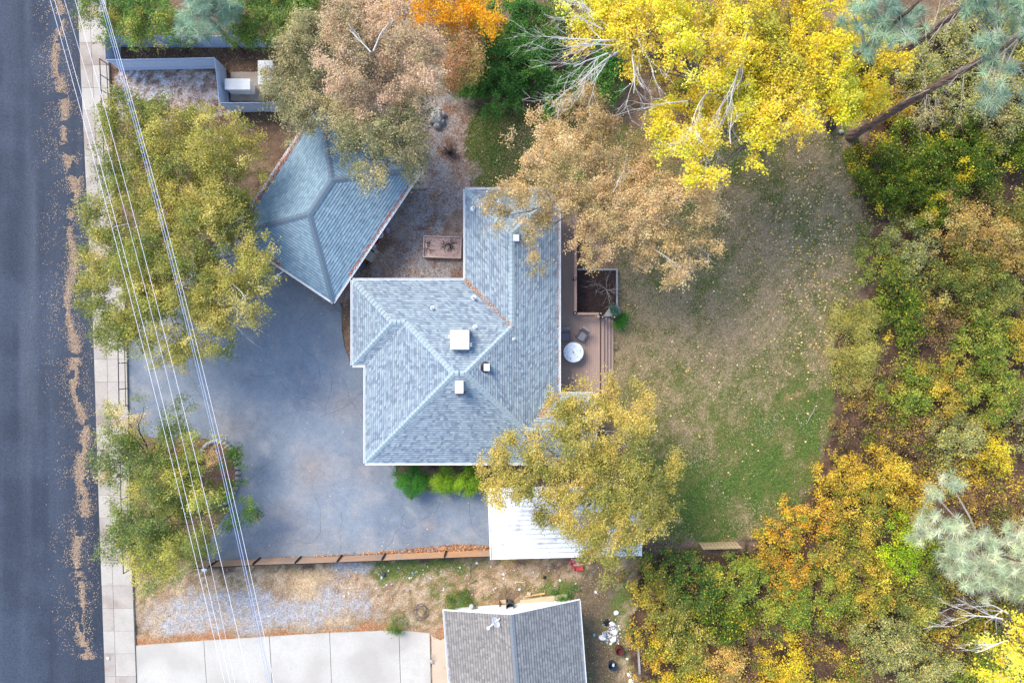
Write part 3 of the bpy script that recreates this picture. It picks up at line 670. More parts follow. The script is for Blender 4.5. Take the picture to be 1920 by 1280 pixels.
CAPH = cap_mesh('ridge_cap', 0.17, 0.25, 0.055, M_CAP)
caps(roof, [(z3((XL, YM), ZE), z3(A_, zW)), (z3((XL, YW), ZE), z3(A_, zW)), (z3(A_, zW), z3(B_, zW)), (z3(B_, zW), z3(C_, zM)), (z3((X1, YB), ZE), z3(C_, zM)), (z3(C_, zM), z3(D_, zM)), (z3(E_, zN), z3(D_, zM)),
            (z3(G_, zS), z3(D_, zM)), (z3(E_, zN), z3(F_, zN)), (z3((X2, YT), ZE), z3(F_, zN)), (z3((XR, YT), ZE), z3(F_, zN)), (z3(G_, zS), z3(H_, zS)), (z3((XF, YB), ZE), z3(H_, zS)), (z3((XF, YS), ZE), z3(H_, zS))], CAPH, 0.26)
for i in range(len(OUT)):
    a, b = OUT[i], OUT[(i + 1) % len(OUT)]; dx, dy = b[0] - a[0], b[1] - a[1]; L = math.hypot(dx, dy); gutter(house, a, b, ZE + 0.03, M_WHITE, .12, .11, (-dy / L, dx / L), i)

# things standing on the main roof
def at_roof(px, py, zguess=4.0):
    z = zguess
    for _ in range(6):
        p = P(px, py, z); best = None
        for poly, o, n in FACES:
            if inpoly(np.array([p[0]]), np.array([p[1]]), poly)[0]: best = roof_z(p, o, n)
        z = best if best is not None else z
    return P(px, py, z)
p = at_roof(864, 637)
ac = thing('air_conditioner', 'big square white rooftop air conditioner on the blue grey roof', 'air conditioner', p)
b = bevel(MB().box((0, 0, 0.50), (1.16, 1.20, 0.90)).build('cabinet', M_WHITE, ac), .03)
MB().box((-0.66, .22, .35), (.16, .22, .3)).build('junction_box', M_WHITE, ac); MB().box((.66, -.30, .3), (.14, .26, .35)).build('junction_box', M_WHITE, ac)
MB().box((0, 0, 0.0), (1.22, 1.26, .16)).build('curb', M_GREY, ac)
gl = MB()
for i in range(9): gl.box((-.45 + i * .1125, 0, .956), (.02, .8, .012))
gl.build('grille', M_WHITE, ac)
p = at_roof(863, 724)
ch = thing('chimney', 'white capped chimney with rusty orange flashing near the roof peak', 'chimney', p)
bevel(MB().box((0, 0.0, .35), (.44, .68, 1.0)).build('stack', M_WHITE, ch), .02); MB().box((0, 0, .88), (.5, .74, .05)).build('cap', M_WHITE, ch); MB().box((0, -.42, .02), (.66, .12, .14)).build('flashing', M_RUST, ch)
p = at_roof(912, 688)
tv = thing('roof_vent', 'pale square topped roof vent with a dark round collar', 'vent', p)
MB().lathe((-.08, 0, -.1), [(.34, 0), (.34, .22), (.2, .3)], 18).build('collar', M_BLACK, tv); bevel(MB().box((.04, 0, .32), (.36, .44, .3)).build('hood', M_WHITE, tv), .02)
for px, py, r_, h_, lab in ((889, 559, .11, .4, 'white pipe vent with dark mouth near the leafy roof valley'), (891, 614, .10, .25, 'small white vent pipe just above the air conditioner'), (811, 578, .09, .3, 'thin white vent pipe on the north slope of the wide roof'), (963, 636, .07, .3, 'tiny white vent pipe right of the air conditioner'), (888, 391, .10, .3, 'white vent pipe at the north wing roof corner')):
    p = at_roof(px, py); v = thing('vent_pipe', lab, 'vent', p, 0, 'vent pipes on the roof')
    MB().lathe((0, 0, -.1), [(r_ * .8, 0), (r_ * .8, h_ + .1), (r_ * .6, h_ + .1), (r_ * .6, h_ * .4)], 12).build('pipe', M_WHITE, v); MB().lathe((0, 0, -.05), [(r_ * 2, 0), (r_ * 1.3, .1), (r_ * .85, .14)], 12).build('flashing', M_WHITE, v)
p = at_roof(968, 447); v = thing('roof_vent', 'flat square white vent box on the east slope below the tan tree', 'vent', p)
bevel(MB().box((0, 0, .12), (.38, .42, .34)).build('hood', M_WHITE, v), .02); MB().box((0, 0, -.02), (.5, .54, .06)).build('flashing', M_GREY, v)

# ---- garage, turned and hip roofed
gc = P(613.5, 379, 2.6); GR = R(56.3); GL, GW = 10.5, 7.95; GZE = 2.6; GP = 0.38
gar = thing('garage', 'detached garage with steel blue hip roof turned at an angle to the house', 'garage', (gc[0], gc[1], 0), GR)
l2, w2 = GL / 2, GW / 2
MB().box((0, 0, 1.2), (GL - .9, GW - .9, 2.6)).build('wall', M_WALL, gar)
GF = [([(-l2, -w2), (l2, -w2), (l2 - w2, 0), (-l2 + w2, 0)], (0, -w2), (0, 1)), ([(l2, w2), (-l2, w2), (-l2 + w2, 0), (l2 - w2, 0)], (0, w2), (0, -1)), ([(-l2, w2), (-l2, -w2), (-l2 + w2, 0)], (-l2, 0), (1, 0)), ([(l2, -w2), (l2, w2), (l2 - w2, 0)], (l2, 0), (-1, 0))]
rf = MB()
for poly, o, n in GF: rf.add([(p[0], p[1], GZE + GP * ((p[0] - o[0]) * n[0] + (p[1] - o[1]) * n[1]) - .012) for p in poly], [tuple(range(len(poly)))])
rf.add([(-l2, -w2, GZE - .05), (l2, -w2, GZE - .05), (l2, w2, GZE - .05), (-l2, w2, GZE - .05)], [(0, 3, 2, 1)])
groof = rf.build('roof', MATS['roof_deck'], gar)
V = []; Cc = []
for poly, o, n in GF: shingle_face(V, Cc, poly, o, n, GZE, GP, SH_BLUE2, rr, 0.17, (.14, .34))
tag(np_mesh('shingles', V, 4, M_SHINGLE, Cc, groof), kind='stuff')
gz = GZE + GP * w2; CAPG = cap_mesh('ridge_cap', .20, .32, .06, M_CAP_D)
caps(groof, [((-l2, -w2, GZE), (-l2 + w2, 0, gz)), ((-l2, w2, GZE), (-l2 + w2, 0, gz)), ((l2, -w2, GZE), (l2 - w2, 0, gz)), ((l2, w2, GZE), (l2 - w2, 0, gz)), ((-l2 + w2, 0, gz), (l2 - w2, 0, gz))], CAPG, .30)
go = [(-l2, -w2), (l2, -w2), (l2, w2), (-l2, w2)]
for i in range(4):
    a, b = go[i], go[(i + 1) % 4]; dx, dy = b[0] - a[0], b[1] - a[1]; L = math.hypot(dx, dy); gutter(gar, a, b, GZE + .03, M_WHITE, .11, .1, (dy / L, -dx / L), i)
q = P(519, 517, 2.3); fl = thing('flood_light', 'white twin flood light on the garage wall over the driveway', 'lamp', q)
MB().tube([(0.45, 0.35, -.1), (0, 0, 0)], .035, 8).build('arm', M_WHITE, fl); MB().lathe((-.06, -.1, -.16), [(.06, 0), (.11, .06), (.11, .2), (.05, .24)], 12).build('lamp_head', M_WHITE, fl); MB().lathe((.08, .06, -.16), [(.05, 0), (.09, .06), (.09, .18), (.04, .22)], 12).build('lamp_head', M_WHITE, fl)
p = P(674, 318, 3.2); dm = thing('roof_vent', 'pale dome vent on the garage roof beside overhanging branches', 'vent', (p[0], p[1], 3.15))
MB().lathe((0, 0, -.15), [(.2, 0), (.2, .3), (.3, .3), (.28, .42), (.16, .5), (.02, .52)], 16).build('dome', mat('galvanised', lin((176, 196, 204)), metal=.2, rough=.5), dm, True)

# ---- neighbour's gabled house
NZE, NP_ = 2.6, 0.35; NR = R(4.4)
nb0 = (-0.035, -17.29); nh = thing('neighbour_house', 'grey gabled neighbour house at the bottom edge, ridge running away', 'house', (nb0[0], nb0[1], 0), NR)
NW = 4.42; NL = 11.0
MB().box((0, -NL / 2 - .85 + .2, 1.2), (2 * NW - .9, NL - .5, 2.5)).build('wall', M_WHITE, nh)
MB().add([(-NW + .45, -.9, 2.4), (NW - .45, -.9, 2.4), (0, -.9, 2.4 + NP_ * (NW - .3)), (-NW + .45, -1.1, 2.4), (NW - .45, -1.1, 2.4), (0, -1.1, 2.4 + NP_ * (NW - .3))], [(0, 2, 1), (3, 4, 5), (0, 1, 4, 3), (1, 2, 5, 4), (2, 0, 3, 5)]).build('gable', M_WHITE, nh)
NF = [([(-NW, 0), (-NW, -NL), (0, -NL), (0, 0)], (-NW, 0), (1, 0)), ([(NW, -NL), (NW, 0), (0, 0), (0, -NL)], (NW, 0), (-1, 0))]
rf = MB(); zr = NZE + NP_ * NW
rf.add([(-NW, 0, NZE), (0, 0, zr), (NW, 0, NZE), (-NW, -NL, NZE), (0, -NL, zr), (NW, -NL, NZE)] + [(-NW, 0, NZE - .1), (0, 0, zr - .1), (NW, 0, NZE - .1), (-NW, -NL, NZE - .1), (0, -NL, zr - .1), (NW, -NL, NZE - .1)],
       [(0, 3, 4, 1), (1, 4, 5, 2), (6, 7, 10, 9), (7, 8, 11, 10), (0, 1, 7, 6), (1, 2, 8, 7), (0, 6, 9, 3), (2, 5, 11, 8), (3, 9, 10, 4), (4, 10, 11, 5)])
nroof = rf.build('roof', mat('roof_deck_grey', lin((96, 96, 102))), nh)
V = []; Cc = []
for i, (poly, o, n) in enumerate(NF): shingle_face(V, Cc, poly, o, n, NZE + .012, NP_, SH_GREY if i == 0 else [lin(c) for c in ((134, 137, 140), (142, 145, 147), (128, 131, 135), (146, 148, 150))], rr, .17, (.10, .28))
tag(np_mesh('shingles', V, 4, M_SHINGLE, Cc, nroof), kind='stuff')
caps(nroof, [((0, -NL, zr), (0, -.02, zr))], cap_mesh('ridge_cap', .17, .26, .05, mat('ridge_cap_grey', lin((132, 138, 146)))), .26, .04)
gutter(nh, (-NW - .06, 0), (-NW - .06, -NL), NZE - .02, M_WHITE, .13, .11, (0, 0), 0); gutter(nh, (NW + .06, 0), (NW + .06, -NL), NZE - .02, M_WHITE, .13, .11, (0, 0), 1)
for s in (-1, 1):
    m = MB(); m.add([(s * (NW + .1), .01, NZE - .1), (0, .01, zr - .1), (0, .01, zr + .05), (s * (NW + .1), .01, NZE + .04), (s * (NW + .1), .06, NZE - .1), (0, .06, zr - .1), (0, .06, zr + .05), (s * (NW + .1), .06, NZE + .04)], [(0, 1, 2, 3), (4, 7, 6, 5), (3, 2, 6, 7), (0, 4, 5, 1), (0, 3, 7, 4)]); m.build('barge_board', M_WHITE, nh)
zd = NZE + NP_ * (NW - 1.25)
sd = thing('satellite_dish', 'white satellite dish on a crossed arm on the grey neighbour roof', 'dish', P(927, 1163, zd + .0)); sd.rotation_euler = (0, 0, R(40))
MB().tube([(-.45, 0, .35), (.45, 0, .35)], .035, 8).build('arm', M_WHITE, sd); MB().tube([(0, 0, -.1), (0, 0, .4)], .03, 8).build('mast', M_WHITE, sd); MB().box((-.5, 0, .36), (.16, .16, .12)).build('receiver', M_WHITE, sd)
d = MB().lathe((0, 0, 0), [(.02, 0), (.2, .03), (.34, .09), (.36, .1), (.34, .11), (.2, .05), (.02, .02)], 20).build('dish', M_WHITE, sd); d.location = (.05, 0, .45); d.rotation_euler = (0, R(72), 0)

# ---- white ribbed carport roof
cz = 2.55; cp = thing('carport', 'open carport with white ribbed metal roof at the end of the driveway', 'carport', P(1060, 980, 0)); cb = Vector(cp.location)
c4_ = [P(915, 912, cz), P(1201, 908, cz), P(1202, 1040, cz), P(920, 1047, cz)]
NPAN = 15
for i in range(NPAN):
    f0, f1 = i / NPAN, (i + 1) / NPAN
    def e(u, f): a = Vector(c4_[0 if u == 0 else 1]); b = Vector(c4_[3 if u == 0 else 2]); q = a.lerp(b, f) - cb; q.z = cz + .18 * (1 - f); return q
    a, b, c, d = e(0, f0), e(1, f0), e(1, f1), e(0, f1); up = Vector((0, 0, 1)); m = MB()
    def pan(h0, g0, g1): return [a.lerp(d, g0) + up * h0, b.lerp(c, g0) + up * h0, b.lerp(c, g1) + up * h0, a.lerp(d, g1) + up * h0]
    prof = [(0.0, .05), (.04, .055), (.10, .055), (.14, 0.0), (.55, 0), (.58, .012), (.62, .012), (.65, 0), (.97, 0)]
    for (g0, h0), (g1, h1) in zip(prof[:-1], prof[1:]):
        m.add([a.lerp(d, g0) + up * h0, a.lerp(d, g1) + up * h1, b.lerp(c, g1) + up * h1, b.lerp(c, g0) + up * h0], [(0, 1, 2, 3)])
    m.build('roof_panel', M_WMETAL, cp)
for u in (0, 1):
    a, b = e(u, 0), e(u, 1)
for (x, y) in ((918, 916), (1198, 912), (1198, 1036), (922, 1043), (1060, 914), (1060, 1040)):
    q = Vector(P(x, y, cz)) - cb; q = Vector((q.x * .95, q.y * .95, 0)); MB().box((q.x, q.y, 1.2), (.1, .1, 2.5)).build('post', M_WHITE, cp)
for (i0, i1) in ((0, 3), (3, 2), (2, 1)):
    a, b = Vector(c4_[i0]) - cb, Vector(c4_[i1]) - cb; mdl = (a + b) / 2; MB().box((mdl.x, mdl.y, cz - .03 + .008 * i0 + (.09 if i0 == 0 or i0 == 2 else 0)), ((b - a).length + .06, .07, .12), math.atan2(b.y - a.y, b.x - a.x)).build('trim', M_WHITE, cp)

# ================================================================== FENCES, RAILINGS, WIRES
def board_fence(name, label, tops, hgt, mtl, bw=0.14, cat='fence', group=None, gap=0.006, lean=0.0, rail=True):
    "upright boards along a line given by its top edge in the photo"
    a = Vector(P(*tops[0], hgt)); b = Vector(P(*tops[1], hgt)); a.z = b.z = 0
    L = (b - a).length; n = max(1, int(L / bw)); rz = math.atan2(b.y - a.y, b.x - a.x)
    t = thing(name, label, cat, a, rz, group)
    me = MB().box((0, 0, hgt / 2), (L / n - gap, .022, hgt)).mesh('board', mtl)
    for i in range(n):
        o = link('board', me, t); o.location = ((i + .5) * L / n, random.uniform(-.004, .004), random.uniform(-.02, .01)); o.rotation_euler = (lean, 0, 0)
    if rail:
        for z in (.35, hgt - .3): MB().box((L / 2, -.035, z), (L, .04, .09)).build('rail', mtl, t)
    return t
FG = 'grey board fences around the utility yard'
board_fence('board_fence', 'blue grey board fence panel standing beside the sidewalk', [(197, 62), (197, 111)], 1.83, M_GREYFENCE, group=FG)
board_fence('board_fence', 'long blue grey board fence behind the gravel forecourt', [(199, 112), (402, 108)], 1.83, M_GREYFENCE, group=FG)
board_fence('board_fence', 'short blue grey board fence left of the white utility cabinet', [(402, 108), (411, 193)], 1.83, M_GREYFENCE, group=FG)
board_fence('board_fence', 'blue grey board fence running below the white utility cabinet', [(413, 193), (600, 191)], 1.83, M_GREYFENCE, group=FG)
board_fence('board_fence', 'blue grey board fence half hidden under the hedge trees', [(200, 66), (540, 68)], 1.83, M_GREYFENCE, group=FG)

# wooden fence along the driveway: horizontal boards between posts
wf = thing('wooden_fence', 'tan wooden fence with dark posts along the lower driveway edge', 'fence', P(650, 1046, 0)); wb = Vector(wf.location)
FPo = [(364, 1064), (392, 1063), (474, 1058.5), (553, 1056), (632, 1053.5), (716, 1050), (750, 1048.5), (833, 1045), (921, 1042)]
HW = 1.35
for i in range(len(FPo)):
    p = Vector(P(*FPo[i], HW)) - wb; p.z = 0
    if 0 < i < len(FPo) - 1 and i != 6: MB().box((p.x, p.y + .06, HW / 2), (.09, .09, HW)).build('post', M_DARKPOST, wf)
    if i < len(FPo) - 1:
        q = Vector(P(*FPo[i + 1], HW)) - wb; q.z = 0; m = (p + q) / 2; rz = math.atan2(q.y - p.y, q.x - p.x)
        for k in range(6):
            MB().box((m.x, m.y, .12 + k * .215), ((q - p).length - .01, .025 + .003 * (k % 2), .205), rz).build('board', M_WOODO if i >= 5 else M_WOOD, wf)
        MB().box((m.x, m.y - .035, HW - .02), ((q - p).length - .01, .035, .07), rz).build('rail', M_DARKPOST, wf)
board_fence('picket_fence', 'weathered pale leaning picket fence at the lawn edge among vines', [(1318, 1027), (1392, 1025)], 1.25, mat('picket_wood', lin((196, 172, 132)), var=.3, s1=2, stretch=(3, 3, .5), rough=.95), .24, gap=.035, lean=R(4), rail=True)

# pipe railing along the sidewalk
def railing(label, ys, zt=0.95):
    base = [(sw(y, 2) - 1.0, y) for y in ys]; p0 = Vector(P(*base[0], .15)); t = thing('pipe_railing', label, 'railing', (p0.x, p0.y, .15), 0, 'dark pipe railings beside the sidewalk')
    pts = [Vector(P(*b, .15)) - Vector(t.location) for b in base]
    for p in pts: MB().tube([(p.x, p.y, -.05), (p.x, p.y, zt)], .03, 8).build('post', M_RAIL, t)
    for z, n in ((zt, 'top_rail'), (.16, 'bottom_rail')): MB().tube([(p.x, p.y, z) for p in pts], .032 if z > .5 else .026, 8).build(n, M_RAIL, t)
railing('dark pipe railing between sidewalk and driveway mouth', [632, 680, 728, 760])
railing('dark pipe railing under the green tree beside the sidewalk', [838, 890, 930, 978, 1020, 1066])
railing('dark pipe railing ending at the grey fence by the gravel', [121, 150, 178, 210, 250, 300, 330])
q = thing('meter_lid', 'dark rectangular meter lid set in the sidewalk under the tree', 'lid', P(225, 891, .155)); MB().box((0, 0, 0), (.42, .26, .02)).build('cover', M_RAIL, q); MB().box((.1, 0, .012), (.1, .04, .01)).build('pull_slot', M_BLACK, q)

# overhead wires
WG = 'overhead wires above the sidewalk'
def wire(label, pts, z, r, mtl, group=WG):
    ys = np.array([p[1] for p in pts], float); xs = np.array([p[0] for p in pts], float); co = np.polyfit(ys, xs, 2)
    Y = np.linspace(-160, 1440, 26); m = MB(); zz = z + 0.5 * ((Y - 640) / 800) ** 2
    m.tube([P(np.polyval(co, y), y, w) for y, w in zip(Y, zz)], r, 6)
    return tag(m.build('power_line', mtl, None, True), label, 'wire', group)
wire('thin white overhead wire, leftmost, passing over the road', [(94.5, 0), (178, 310), (260.5, 620), (346, 960), (421, 1280)], 10.6, .0125, M_WIRE)
wire('thin white overhead wire, second from the road side', [(103, 0), (188, 310), (271, 620), (357.5, 960), (431, 1280)], 10.6, .0125, M_WIRE)
wire('thin white overhead wire, third from the road side', [(121, 0), (210, 310), (292, 620), (374, 960), (440, 1280)], 10.2, .010, M_WIRE)
wire('thin white overhead wire, fourth from the road side', [(141, 0), (225, 310), (307.5, 620), (392, 960), (467.5, 1280)], 10.6, .0125, M_WIRE)
wire('white overhead wire along the right side of the cable bundle', [(195, 0), (280, 310), (362, 620), (446, 960), (513, 1280)], 9.6, .0125, M_WIRE)
wire('thick pale blue communication cable in the overhead bundle', [(191, 0), (277, 310), (355, 620), (438, 960), (507, 1280)], 9.3, .018, M_WIREB)
wire('thinner blue grey cable on the left of the overhead bundle', [(187, 0), (272, 310), (351, 620), (434, 960), (502, 1280)], 9.1, .012, M_WIREB)

# ================================================================== DECK AND TERRACE
DZ = 0.62
dk = thing('deck', 'brown composite deck with steps beside the house east wall', 'deck', P(1090, 640, 0)); db = Vector(dk.location)
def dpx(x, y, z): return Vector(P(x, y, z)) - db
x0 = XR - .45 - db.x; xs1 = dpx(1126, 0, DZ).x; yT = dpx(0, 591, DZ).y; yB = dpx(0, 742, DZ).y; yTop = dpx(0, 345, DZ).y; xN = dpx(1081, 0, DZ).x
n = int((xs1 - x0) / .142)
for i in range(n + 1):
    xc = x0 + (i + .5) * .142; top = yTop if xc < xN else yT
    if xc > xs1 - .03: continue
    MB().box((xc, (top + yB) / 2, DZ - .015 + random.uniform(-.003, .003)), (.134, top - yB, .03)).build('board', M_DECK, dk)
MB().box(((x0 + xs1) / 2, (yT + yB) / 2, DZ / 2 - .04), (xs1 - x0 - .05, yT - yB - .05, DZ - .02)).build('frame', M_BROWNWOOD, dk)
MB().box(((x0 + xN) / 2, (yT + yTop) / 2 + .1, DZ / 2 - .045), (xN - x0 - .06, yTop - yT, DZ - .025)).build('frame', M_BROWNWOOD, dk)
for i in range(4):
    z = DZ - (i + 1) * .135 + .02; xa = xs1 + i * .235
    MB().box((xa + .13, (yT + yB) / 2 - .02 * i, z - .02), (.26, yT - yB, .04)).build('tread', M_DECK, dk); MB().box((xa + .01, (yT + yB) / 2, z / 2 + .04), (.02, yT - yB - .02, z + .06)).build('riser', M_BROWNWOOD, dk)
dr2 = thing('deck_railing', 'low railing with pinkish brown cap and black post lights around the deck bed', 'railing', P(1079, 588, DZ)); rb = Vector(dr2.location)
def rl(a, b, nm, h=.85):
    a = Vector(P(*a, DZ + h)) - rb; b = Vector(P(*b, DZ + h)) - rb; m = (a + b) / 2; MB().box((m.x, m.y, h), ((b - a).length, .16, .045), math.atan2(b.y - a.y, b.x - a.x)).build(nm, M_DECKRAIL, dr2)
    for z in (.2, h - .12): MB().box((m.x, m.y, z), ((b - a).length, .05, .06), math.atan2(b.y - a.y, b.x - a.x)).build('rail', M_BROWNWOOD, dr2)
    nb = int((b - a).length / .13)
    for i in range(1, nb):
        c = a.lerp(b, i / nb); MB().box((c.x, c.y, h / 2 - .02), (.02, .02, h - .1)).build('baluster', M_BLACK, dr2)
rl((1079, 420), (1079, 520), 'cap_rail'); rl((1079, 525), (1079, 583), 'cap_rail'); rl((1083, 588), (1123, 588), 'cap_rail')
for (x, y) in ((1078, 522.5), (1078, 587), (1126.5, 587.5), (1130, 594.5), (1152, 594.5)):
    q = Vector(P(x, y, DZ + .9)) - rb; MB().box((q.x, q.y, .43 if x < 1130 else .25), (.11, .11, .9 if x < 1130 else 1.3)).build('post', M_BROWNWOOD, dr2)
    bevel(MB().box((q.x, q.y, .92), (.17, .17, .06)).build('post_cap', M_BLACK, dr2), .015); MB().lathe((q.x, q.y, .95), [(.035, 0), (.03, .02)], 10).build('lens', M_WHITE, dr2)
# planting bed beside the deck
pb = thing('planting_bed', 'dark soil planting bed with pale edging in the deck corner', 'planting bed', P(1118, 548, 0)); q0 = Vector(pb.location)
MB().prism([(Vector(P(*c, .3)) - q0)[:2] for c in ((1083, 506), (1155, 506), (1155, 580), (1135, 592), (1083, 590))], 0, .3).build('soil', M_SOIL, pb)
for a, b in (((1083, 505), (1158, 505)), ((1157, 505), (1157, 575))):
    a = Vector(P(*a, .36)) - q0; b = Vector(P(*b, .36)) - q0; m = (a + b) / 2; MB().box((m.x, m.y, .18), ((b - a).length, .12, .36 if a.x < 0 else .37), math.atan2(b.y - a.y, b.x - a.x)).build('edging', M_STONE, pb)
MB().prism([(Vector(P(*c, .5)) - q0)[:2] for c in ((1131, 593), (1153, 593), (1153, 576), (1145, 574))], 0, .5).build('corner_slab', M_STONE, pb)
bs = thing('bare_shrub', 'leafless pale twiggy shrub spreading over the dark planting bed', 'shrub', P(1137, 543, .28)); m = MB(); r7 = random.Random(77)
for i in range(9):
    a = r7.uniform(0, 6.28); grow(m, (0, 0, 0), (math.cos(a), math.sin(a), .55), r7.uniform(.5, 1.5), .018, 2, r7, .1, .9, 4)
m.build('branches', M_TWIG, bs)
m = MB()
for i in range(60):
    a = r7.uniform(0, 6.28); q = Vector(P(r7.uniform(1086, 1150), r7.uniform(512, 580), .3)) - Vector(bs.location); grow(m, (q.x, q.y, 0), (math.cos(a), math.sin(a), .5), r7.uniform(.3, .6), .01, 1, r7, .1, .7, 2)
tag(m.build('dead_stalks', M_TWIGD, bs), kind='stuff')

# deck furniture
def armchair(label, px, py, rz):
    t = thing('armchair', label, 'chair', P(px, py, DZ), rz, 'grey armchairs on the deck')
    bevel(MB().box((0, -.06, .36), (.54, .56, .14)).build('seat', M_RATTAN, t), .04); b = bevel(MB().box((0, 0, .3), (.60, .13, .66)).build('backrest', M_RATTAN, t), .04); b.location = (0, .30, .38); b.rotation_euler = (R(-18), 0, 0)
    for s in (-1, 1):
        bevel(MB().box((s * .31, -.02, .55), (.07, .62, .05)).build('armrest', M_GREY, t), .015)
        for y in (-.28, .26): MB().box((s * .31, y, .27), (.05, .05, .54)).build('leg', M_GREY, t)
armchair('dark grey armchair against the house wall on the deck', 1058.5, 629, R(4)); armchair('dark grey armchair turned towards the round table', 1090, 629, R(-33))
tb = thing('round_table', 'round white and pale blue patterned patio table on the deck', 'table', P(1073.5, 660, DZ)); 
mt = bpy.data.materials.new('mosaic'); mt.use_nodes = True; N_ = mt.node_tree.nodes; vo = N_.new('ShaderNodeTexVoronoi'); vo.inputs['Scale'].default_value = 9; cr = N_.new('ShaderNodeValToRGB')
tcx = N_.new('ShaderNodeTexCoord'); mt.node_tree.links.new(tcx.outputs['Object'], vo.inputs['Vector']); mt.node_tree.links.new(vo.outputs['Color'], cr.inputs[0]); mt.node_tree.links.new(cr.outputs[0], N_['Principled BSDF'].inputs['Base Color']); cr.color_ramp.interpolation = 'CONSTANT'
for i, (ps, c) in enumerate(((0, (150, 186, 220)), (.14, (222, 232, 240)), (.42, (236, 240, 244)), (.62, (196, 216, 236)), (.70, (235, 240, 248)))):
    el = cr.color_ramp.elements[i] if i < 2 else cr.color_ramp.elements.new(ps); el.position = ps; el.color = (*lin(c, .95), 1)
N_['Principled BSDF'].inputs['Roughness'].default_value = .3
MB().lathe((0, 0, .70), [(.66, 0), (.675, .01), (.675, .03), (.66, .04)], 40).build('table_top', mt, tb); MB().lathe((0, 0, .695), [(.66, 0), (.69, .005), (.69, .03), (.678, .036)], 40).build('rim', M_BLUEPALE, tb)
MB().lathe((0, 0, 0), [(.3, 0), (.3, .03), (.05, .06), (.05, .7)], 16).build('pedestal', M_GREY, tb); MB().lathe((0, 0, .742), [(.045, 0), (.04, .03), (.02, .035)], 12).build('umbrella_socket', M_BLACK, tb)
pot = thing('potted_plant', 'round pale glazed pot with dusty green succulent at the deck steps', 'potted plant', P(1152, 582, .48))
MB().lathe((0, 0, 0), [(.2, 0), (.3, .2), (.34, .42), (.31, .42), (.27, .36)], 24).build('pot', mat('glazed_pot', lin((112, 140, 140)), rough=.4), pot, True)
foliage('foliage', pot, [((0, 0, .46), .34)], [(104, 136, 112), (76, 106, 84), (60, 86, 66)], .13, 4, .2, 8, .5, zmin=.3)
bush('grass_clump', 'bright green grassy clump beside the potted plant', 1165, 597, 18, .6, 'box_dark', cat='grass', size=.14, nblob=4, tw=.4, aspect=.2)
for lab, px, py, mtl, r_ in (('small yellow gourd on the deck by the bed corner', 1117, 592.5, M_YELLOW, .09), ('pale pink pumpkin on the deck by the bed corner', 1121.5, 594, M_CREAM, .12)):
    g = thing('pumpkin', lab, 'pumpkin', P(px, py, DZ), 0, 'pumpkins on the deck'); m = MB(); vs = []
    for i in range(7):
        th = math.pi * i / 6
        for k in range(16): w = r_ * math.sin(th) * (1 + .1 * math.cos(k * math.pi)); a = 2 * math.pi * k / 16; vs.append((w * math.cos(a), w * math.sin(a), r_ * .75 * (1 - math.cos(th))))
    m.add(vs, [(i * 16 + k, i * 16 + (k + 1) % 16, (i + 1) * 16 + (k + 1) % 16, (i + 1) * 16 + k) for i in range(6) for k in range(16)]); m.build('fruit', mtl, g, True); MB().tube([(0, 0, r_ * 1.4), (.02, 0, r_ * 1.8)], .012, 6).build('stem', M_BROWNWOOD, g)

# ================================================================== SMALL THINGS
# raised wooden bed in the court
rbd = thing('raised_bed', 'rectangular raised garden bed with dried plants beside the house', 'garden bed', P(830.5, 464.5, 0), R(-2)); w_, d_ = 70 / 27.2, 39 / 27.2
for s in (-1, 1):
    MB().box((0, s * d_ / 2, .21), (w_ + .05, .06, .42)).build('side_board', mat('bed_board', lin((214, 190, 176))), rbd); MB().box((s * w_ / 2, 0, .212), (.06, d_ - .07, .424)).build('end_board', MATS['bed_board'], rbd)
MB().box((0, 0, .17), (w_ - .06, d_ - .06, .3)).build('soil', M_PLANTSOIL, rbd)
for i, (x, y, s) in enumerate(((.55, .22, .34), (.25, .12, .28), (.75, .3, .3), (-1.0, -.12, .36), (.1, .2, .2), (.5, -.05, .22), (-1.05, .25, .2))):
    m = MB(); r8 = random.Random(i)
    for k in range(6): a = r8.uniform(0, 6.28); grow(m, (x, y, .31), (math.cos(a), math.sin(a), .4), s, .012, 2, r8, .2, .8, 3)
    m.build('dead_plant', M_BLACK, rbd)
# utility cabinets
uc = thing('utility_cabinet', 'white box utility cabinet on a concrete pad inside the fence', 'cabinet', P(458, 170, 0)); q = Vector(P(452, 165, 1.1)) - Vector(uc.location)
MB().box((.25, .25, .06), (2.3, 2.0, .12)).build('pad', M_CONC_D, uc); c_ = bevel(MB().box((.0, 0, .62), (1.62, .62, 1.05)).build('cabinet', M_WHITE, uc), .02); MB().box((0, 0, 1.165), (1.72, .74, .05)).build('lid', M_WHITE, uc)
for s in (-1, 1): MB().box((s * .4, -.325, .6), (.74, .02, .9)).build('door', M_WHITE, uc)
uc2 = thing('utility_cabinet', 'tall white utility cabinet half hidden by olive branches', 'cabinet', P(512, 152, 0)); MB().box((0, 0, .08), (1.4, 2.0, .16)).build('pad', M_CONC_D, uc2); bevel(MB().box((0, 0, .8), (.9, 1.5, 1.3)).build('cabinet', M_WHITE, uc2), .02); MB().box((0, 0, 1.47), (1.0, 1.62, .05)).build('lid', M_WHITE, uc2)
